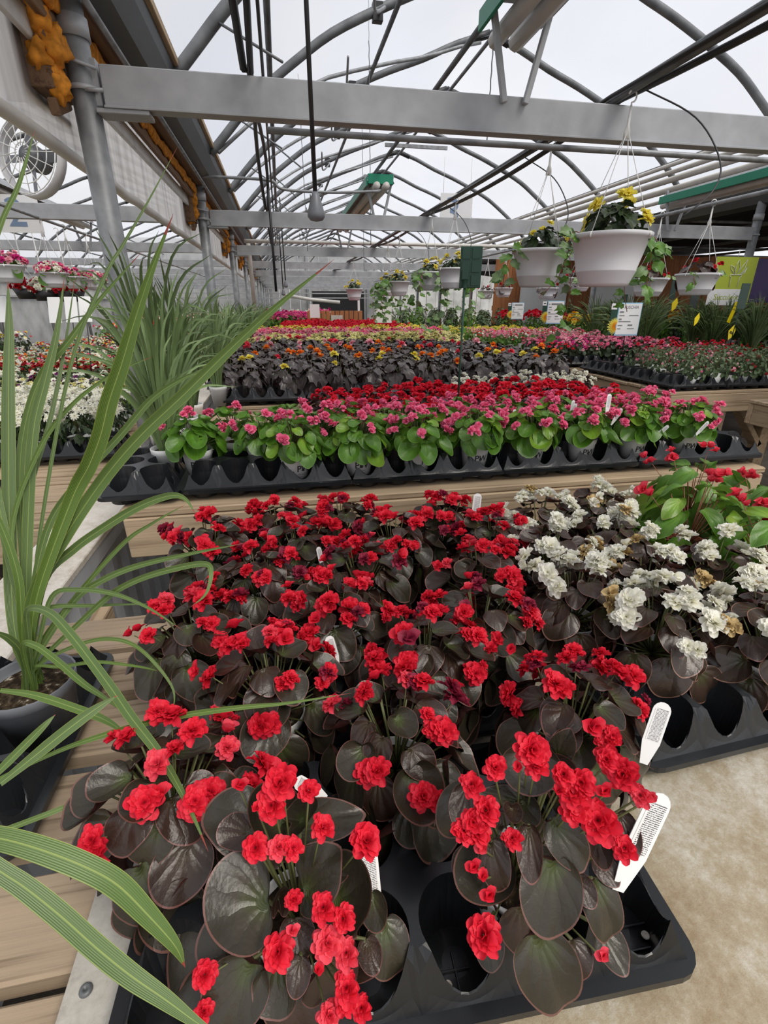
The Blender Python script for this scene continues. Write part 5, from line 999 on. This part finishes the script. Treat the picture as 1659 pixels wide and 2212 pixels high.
for pts, w, za, zb, kw in [
    ([(35, 1380), (22, 1200), (18, 900), (20, 720), (17, 605)], 25, .86, .95, {}), ([(60, 1330), (60, 1150), (72, 934), (97, 825), (123, 717), (139, 600)], 20, .88, .95, {}), ([(70, 1380), (50, 1200), (45, 980), (83, 825), (150, 735), (217, 645), (307, 543)], 15, .88, 1.0, {}),
    ([(65, 1380), (85, 1270), (155, 1079), (192, 1006), (217, 941), (235, 869), (262, 789), (289, 699), (325, 590), (375, 460)], 34, .84, .66, dict(base=.25)), ([(60, 1400), (70, 1290), (140, 1160), (220, 1040), (300, 945), (400, 850), (500, 752), (600, 660), (722, 560)], 27, .84, .75, {}),
    ([(70, 1400), (97, 1252), (157, 1188), (224, 1140), (299, 1095), (366, 1071), (400, 1078), (422, 1110)], 18, .85, .8, {}), ([(80, 1420), (161, 1297), (224, 1252), (299, 1222), (411, 1196), (531, 1173)], 13, .85, .85, {}),
    ([(93, 1424), (168, 1349), (239, 1285), (299, 1252), (374, 1229), (441, 1218), (456, 1237), (445, 1282), (411, 1312)], 13, .85, .75, {}), ([(80, 1400), (112, 1289), (168, 1274), (243, 1282), (318, 1312), (393, 1360)], 10, .84, .8, {}), ([(60, 1390), (93, 1317), (206, 1308), (336, 1304)], 9, .84, .85, {}),
    ([(62, 1380), (60, 1318), (105, 1323), (150, 1368), (202, 1435), (243, 1491), (284, 1551), (336, 1618), (374, 1678), (411, 1749), (450, 1840)], 21, .82, .5, {}), ([(49, 1400), (75, 1394), (123, 1428), (179, 1476), (224, 1506), (269, 1540)], 14, .8, .7, {}), ([(0, 1491), (75, 1502), (168, 1532), (232, 1558), (280, 1592)], 17, .74, .68, dict(root=False)),
    ([(0, 1693), (75, 1633), (150, 1573), (206, 1532), (254, 1502)], 24, .56, .62, dict(root=False)), ([(-60, 1720), (0, 1663), (45, 1618), (93, 1570), (120, 1543)], 17, .56, .6, dict(root=False)), ([(-20, 1690), (127, 1622), (224, 1588), (318, 1562), (411, 1543), (523, 1528), (620, 1519), (760, 1497)], 12, .62, .66, dict(root=False)),
    ([(-90, 1800), (0, 1811), (93, 1837), (187, 1874), (254, 1912), (318, 1975), (377, 2042), (400, 2090)], 48, .42, .46, dict(root=False, base=.8)), ([(-90, 1820), (0, 1882), (56, 1919), (131, 1979), (206, 2046), (280, 2106), (355, 2158), (422, 2207), (500, 2260)], 42, .40, .42, dict(root=False, base=.8)),
    ([(-60, 1810), (0, 1796), (93, 1762), (168, 1732), (254, 1699)], 11, .55, .62, dict(root=False)), ([(-60, 700), (0, 490), (40, 400), (75, 282)], 9, .7, .75, dict(root=False)), ([(75, 1400), (80, 1200), (150, 800), (225, 600), (265, 530), (320, 435), (384, 316)], 7, .86, .95, {}),
    ([(60, 1350), (25, 1150), (80, 980), (150, 880), (240, 810), (330, 770)], 9, .86, .95, {}), ([(55, 1350), (20, 1200), (-20, 1000), (-60, 800)], 18, .86, .9, {}), ([(65, 1350), (100, 1150), (170, 1040), (260, 940), (330, 860), (400, 815), (440, 802)], 15, .86, .9, {}), ([(72, 1420), (130, 1330), (260, 1180), (330, 1130), (400, 1090)], 9, .86, .9, {}),
    ([(60, 1340), (58, 1100), (110, 900), (140, 750), (162, 600)], 9, .88, 1.0, {}), ([(80, 1440), (150, 1400), (230, 1380), (300, 1400), (370, 1480), (375, 1540)], 8, .84, .78, {}), ([(75, 1440), (130, 1440), (210, 1430), (300, 1440), (345, 1450)], 7, .84, .8, {}), ([(50, 1380), (40, 1250), (0, 1130), (-40, 1080)], 16, .85, .8, {}), ([(50, 1420), (20, 1380), (-30, 1360)], 16, .82, .75, {})]:
    pblade(pts, w, za, zb, **kw)
def tuft(name, label, loc, seed, n=45, h=.55, spread=.3, w=.009, mat='grass', pot=True, group=None, tray_=True):
    r = random.Random(seed); t = thing(name, label, 'potted plant', loc, 0, group); it = []
    for k in range(n):
        a = r.uniform(0, 6.28); L = h * r.uniform(.55, 1.1); o = spread * r.uniform(.1, 1.0); c, s = math.cos(a), math.sin(a); dr = r.uniform(0, .35) * o / spread
        pts = [np.array((.012 * c, .012 * s, .07)), np.array((o * .25 * c, o * .25 * s, .07 + L * .45)), np.array((o * .65 * c, o * .65 * s, .07 + L * (.82 - dr * .3))), np.array((o * 1.2 * c, o * 1.2 * s, .07 + L * (1.0 - dr)))]
        it.append((blade('g', pts, w * r.uniform(.6, 1.2), None, .3, 4, .5, (c * .3, -.8, .4)), I4(), k))
    if n <= 60:
        for b, Mx, k in it: link('blade', merge('blade', [(b, Mx, 0)], [M[mat]]), t)
    else: stuff(link('blades', merge('blades', [(b, Mx, 0) for b, Mx, k in it], [M[mat]]), t))
    if pot: put_pot(t, POT_W, False)
    return t
GG = 'spiky grasses by the left posts'
for k, (x, y, h, n, mt) in enumerate([(-.42, 1.74, .52, 46, 'grass'), (-.44, 1.98, .6, 44, 'grass'), (-.43, 2.25, .62, 44, 'grass'), (-.46, 2.55, .6, 40, 'grassdark'), (-.50, 2.05, .75, 26, 'grassdark'), (-.40, 3.1, .55, 40, 'grass'), (-.43, 3.6, .55, 40, 'grass')]):
    tuft('grass_plant', 'spiky striped grass in a pot by the left posts, %s back from the camera' % ORD[k], (x, y, ZP + .005), 800 + k, n, h, .26, .011, mt, group=GG)
for k, (x, y) in enumerate([(-.45, 4.3), (-.45, 5.0), (-.4, 6), (-.45, 7), (-.4, 8), (-.3, 9.5)]): tuft('grass_plant', 'wispy grass beside the left posts in the distance, %s of six' % ORD[k], (x, y, ZP - .0), 820 + k, 70, .5, .3, .012, 'grass', group='distant grasses by the posts')
rr = random.Random(77)
gm = [tuft('grass_plant', 'dark grass tuft behind the fuchsias, leftmost', (4.45, 5.0, ZP), 840, 80, .55, .35, .014, 'grassdark'), tuft('grass_plant', 'dark grass tuft behind the fuchsias, rightmost', (6.6, 4.5, ZP), 841, 80, .6, .4, .014, 'grass')]
for k in range(26):
    src = gm[k % 2]; x = rr.choice([rr.uniform(4.35, 4.85), rr.uniform(5.75, 6.6)]); y = rr.uniform(4.4, 7.0); r_ = src.copy(); COL.objects.link(r_); r_.location = (x, y, ZP); r_.rotation_euler = (0, 0, rr.uniform(0, 6.28)); r_['label'] = 'arching ornamental grass, %s in the mass behind the fuchsia bench' % (ORD + ['twenty-%s' % o for o in ORD[2:9]])[k]; r_['group'] = 'grasses behind the fuchsias'
    for ch in src.children: c = ch.copy(); COL.objects.link(c); c.parent = r_
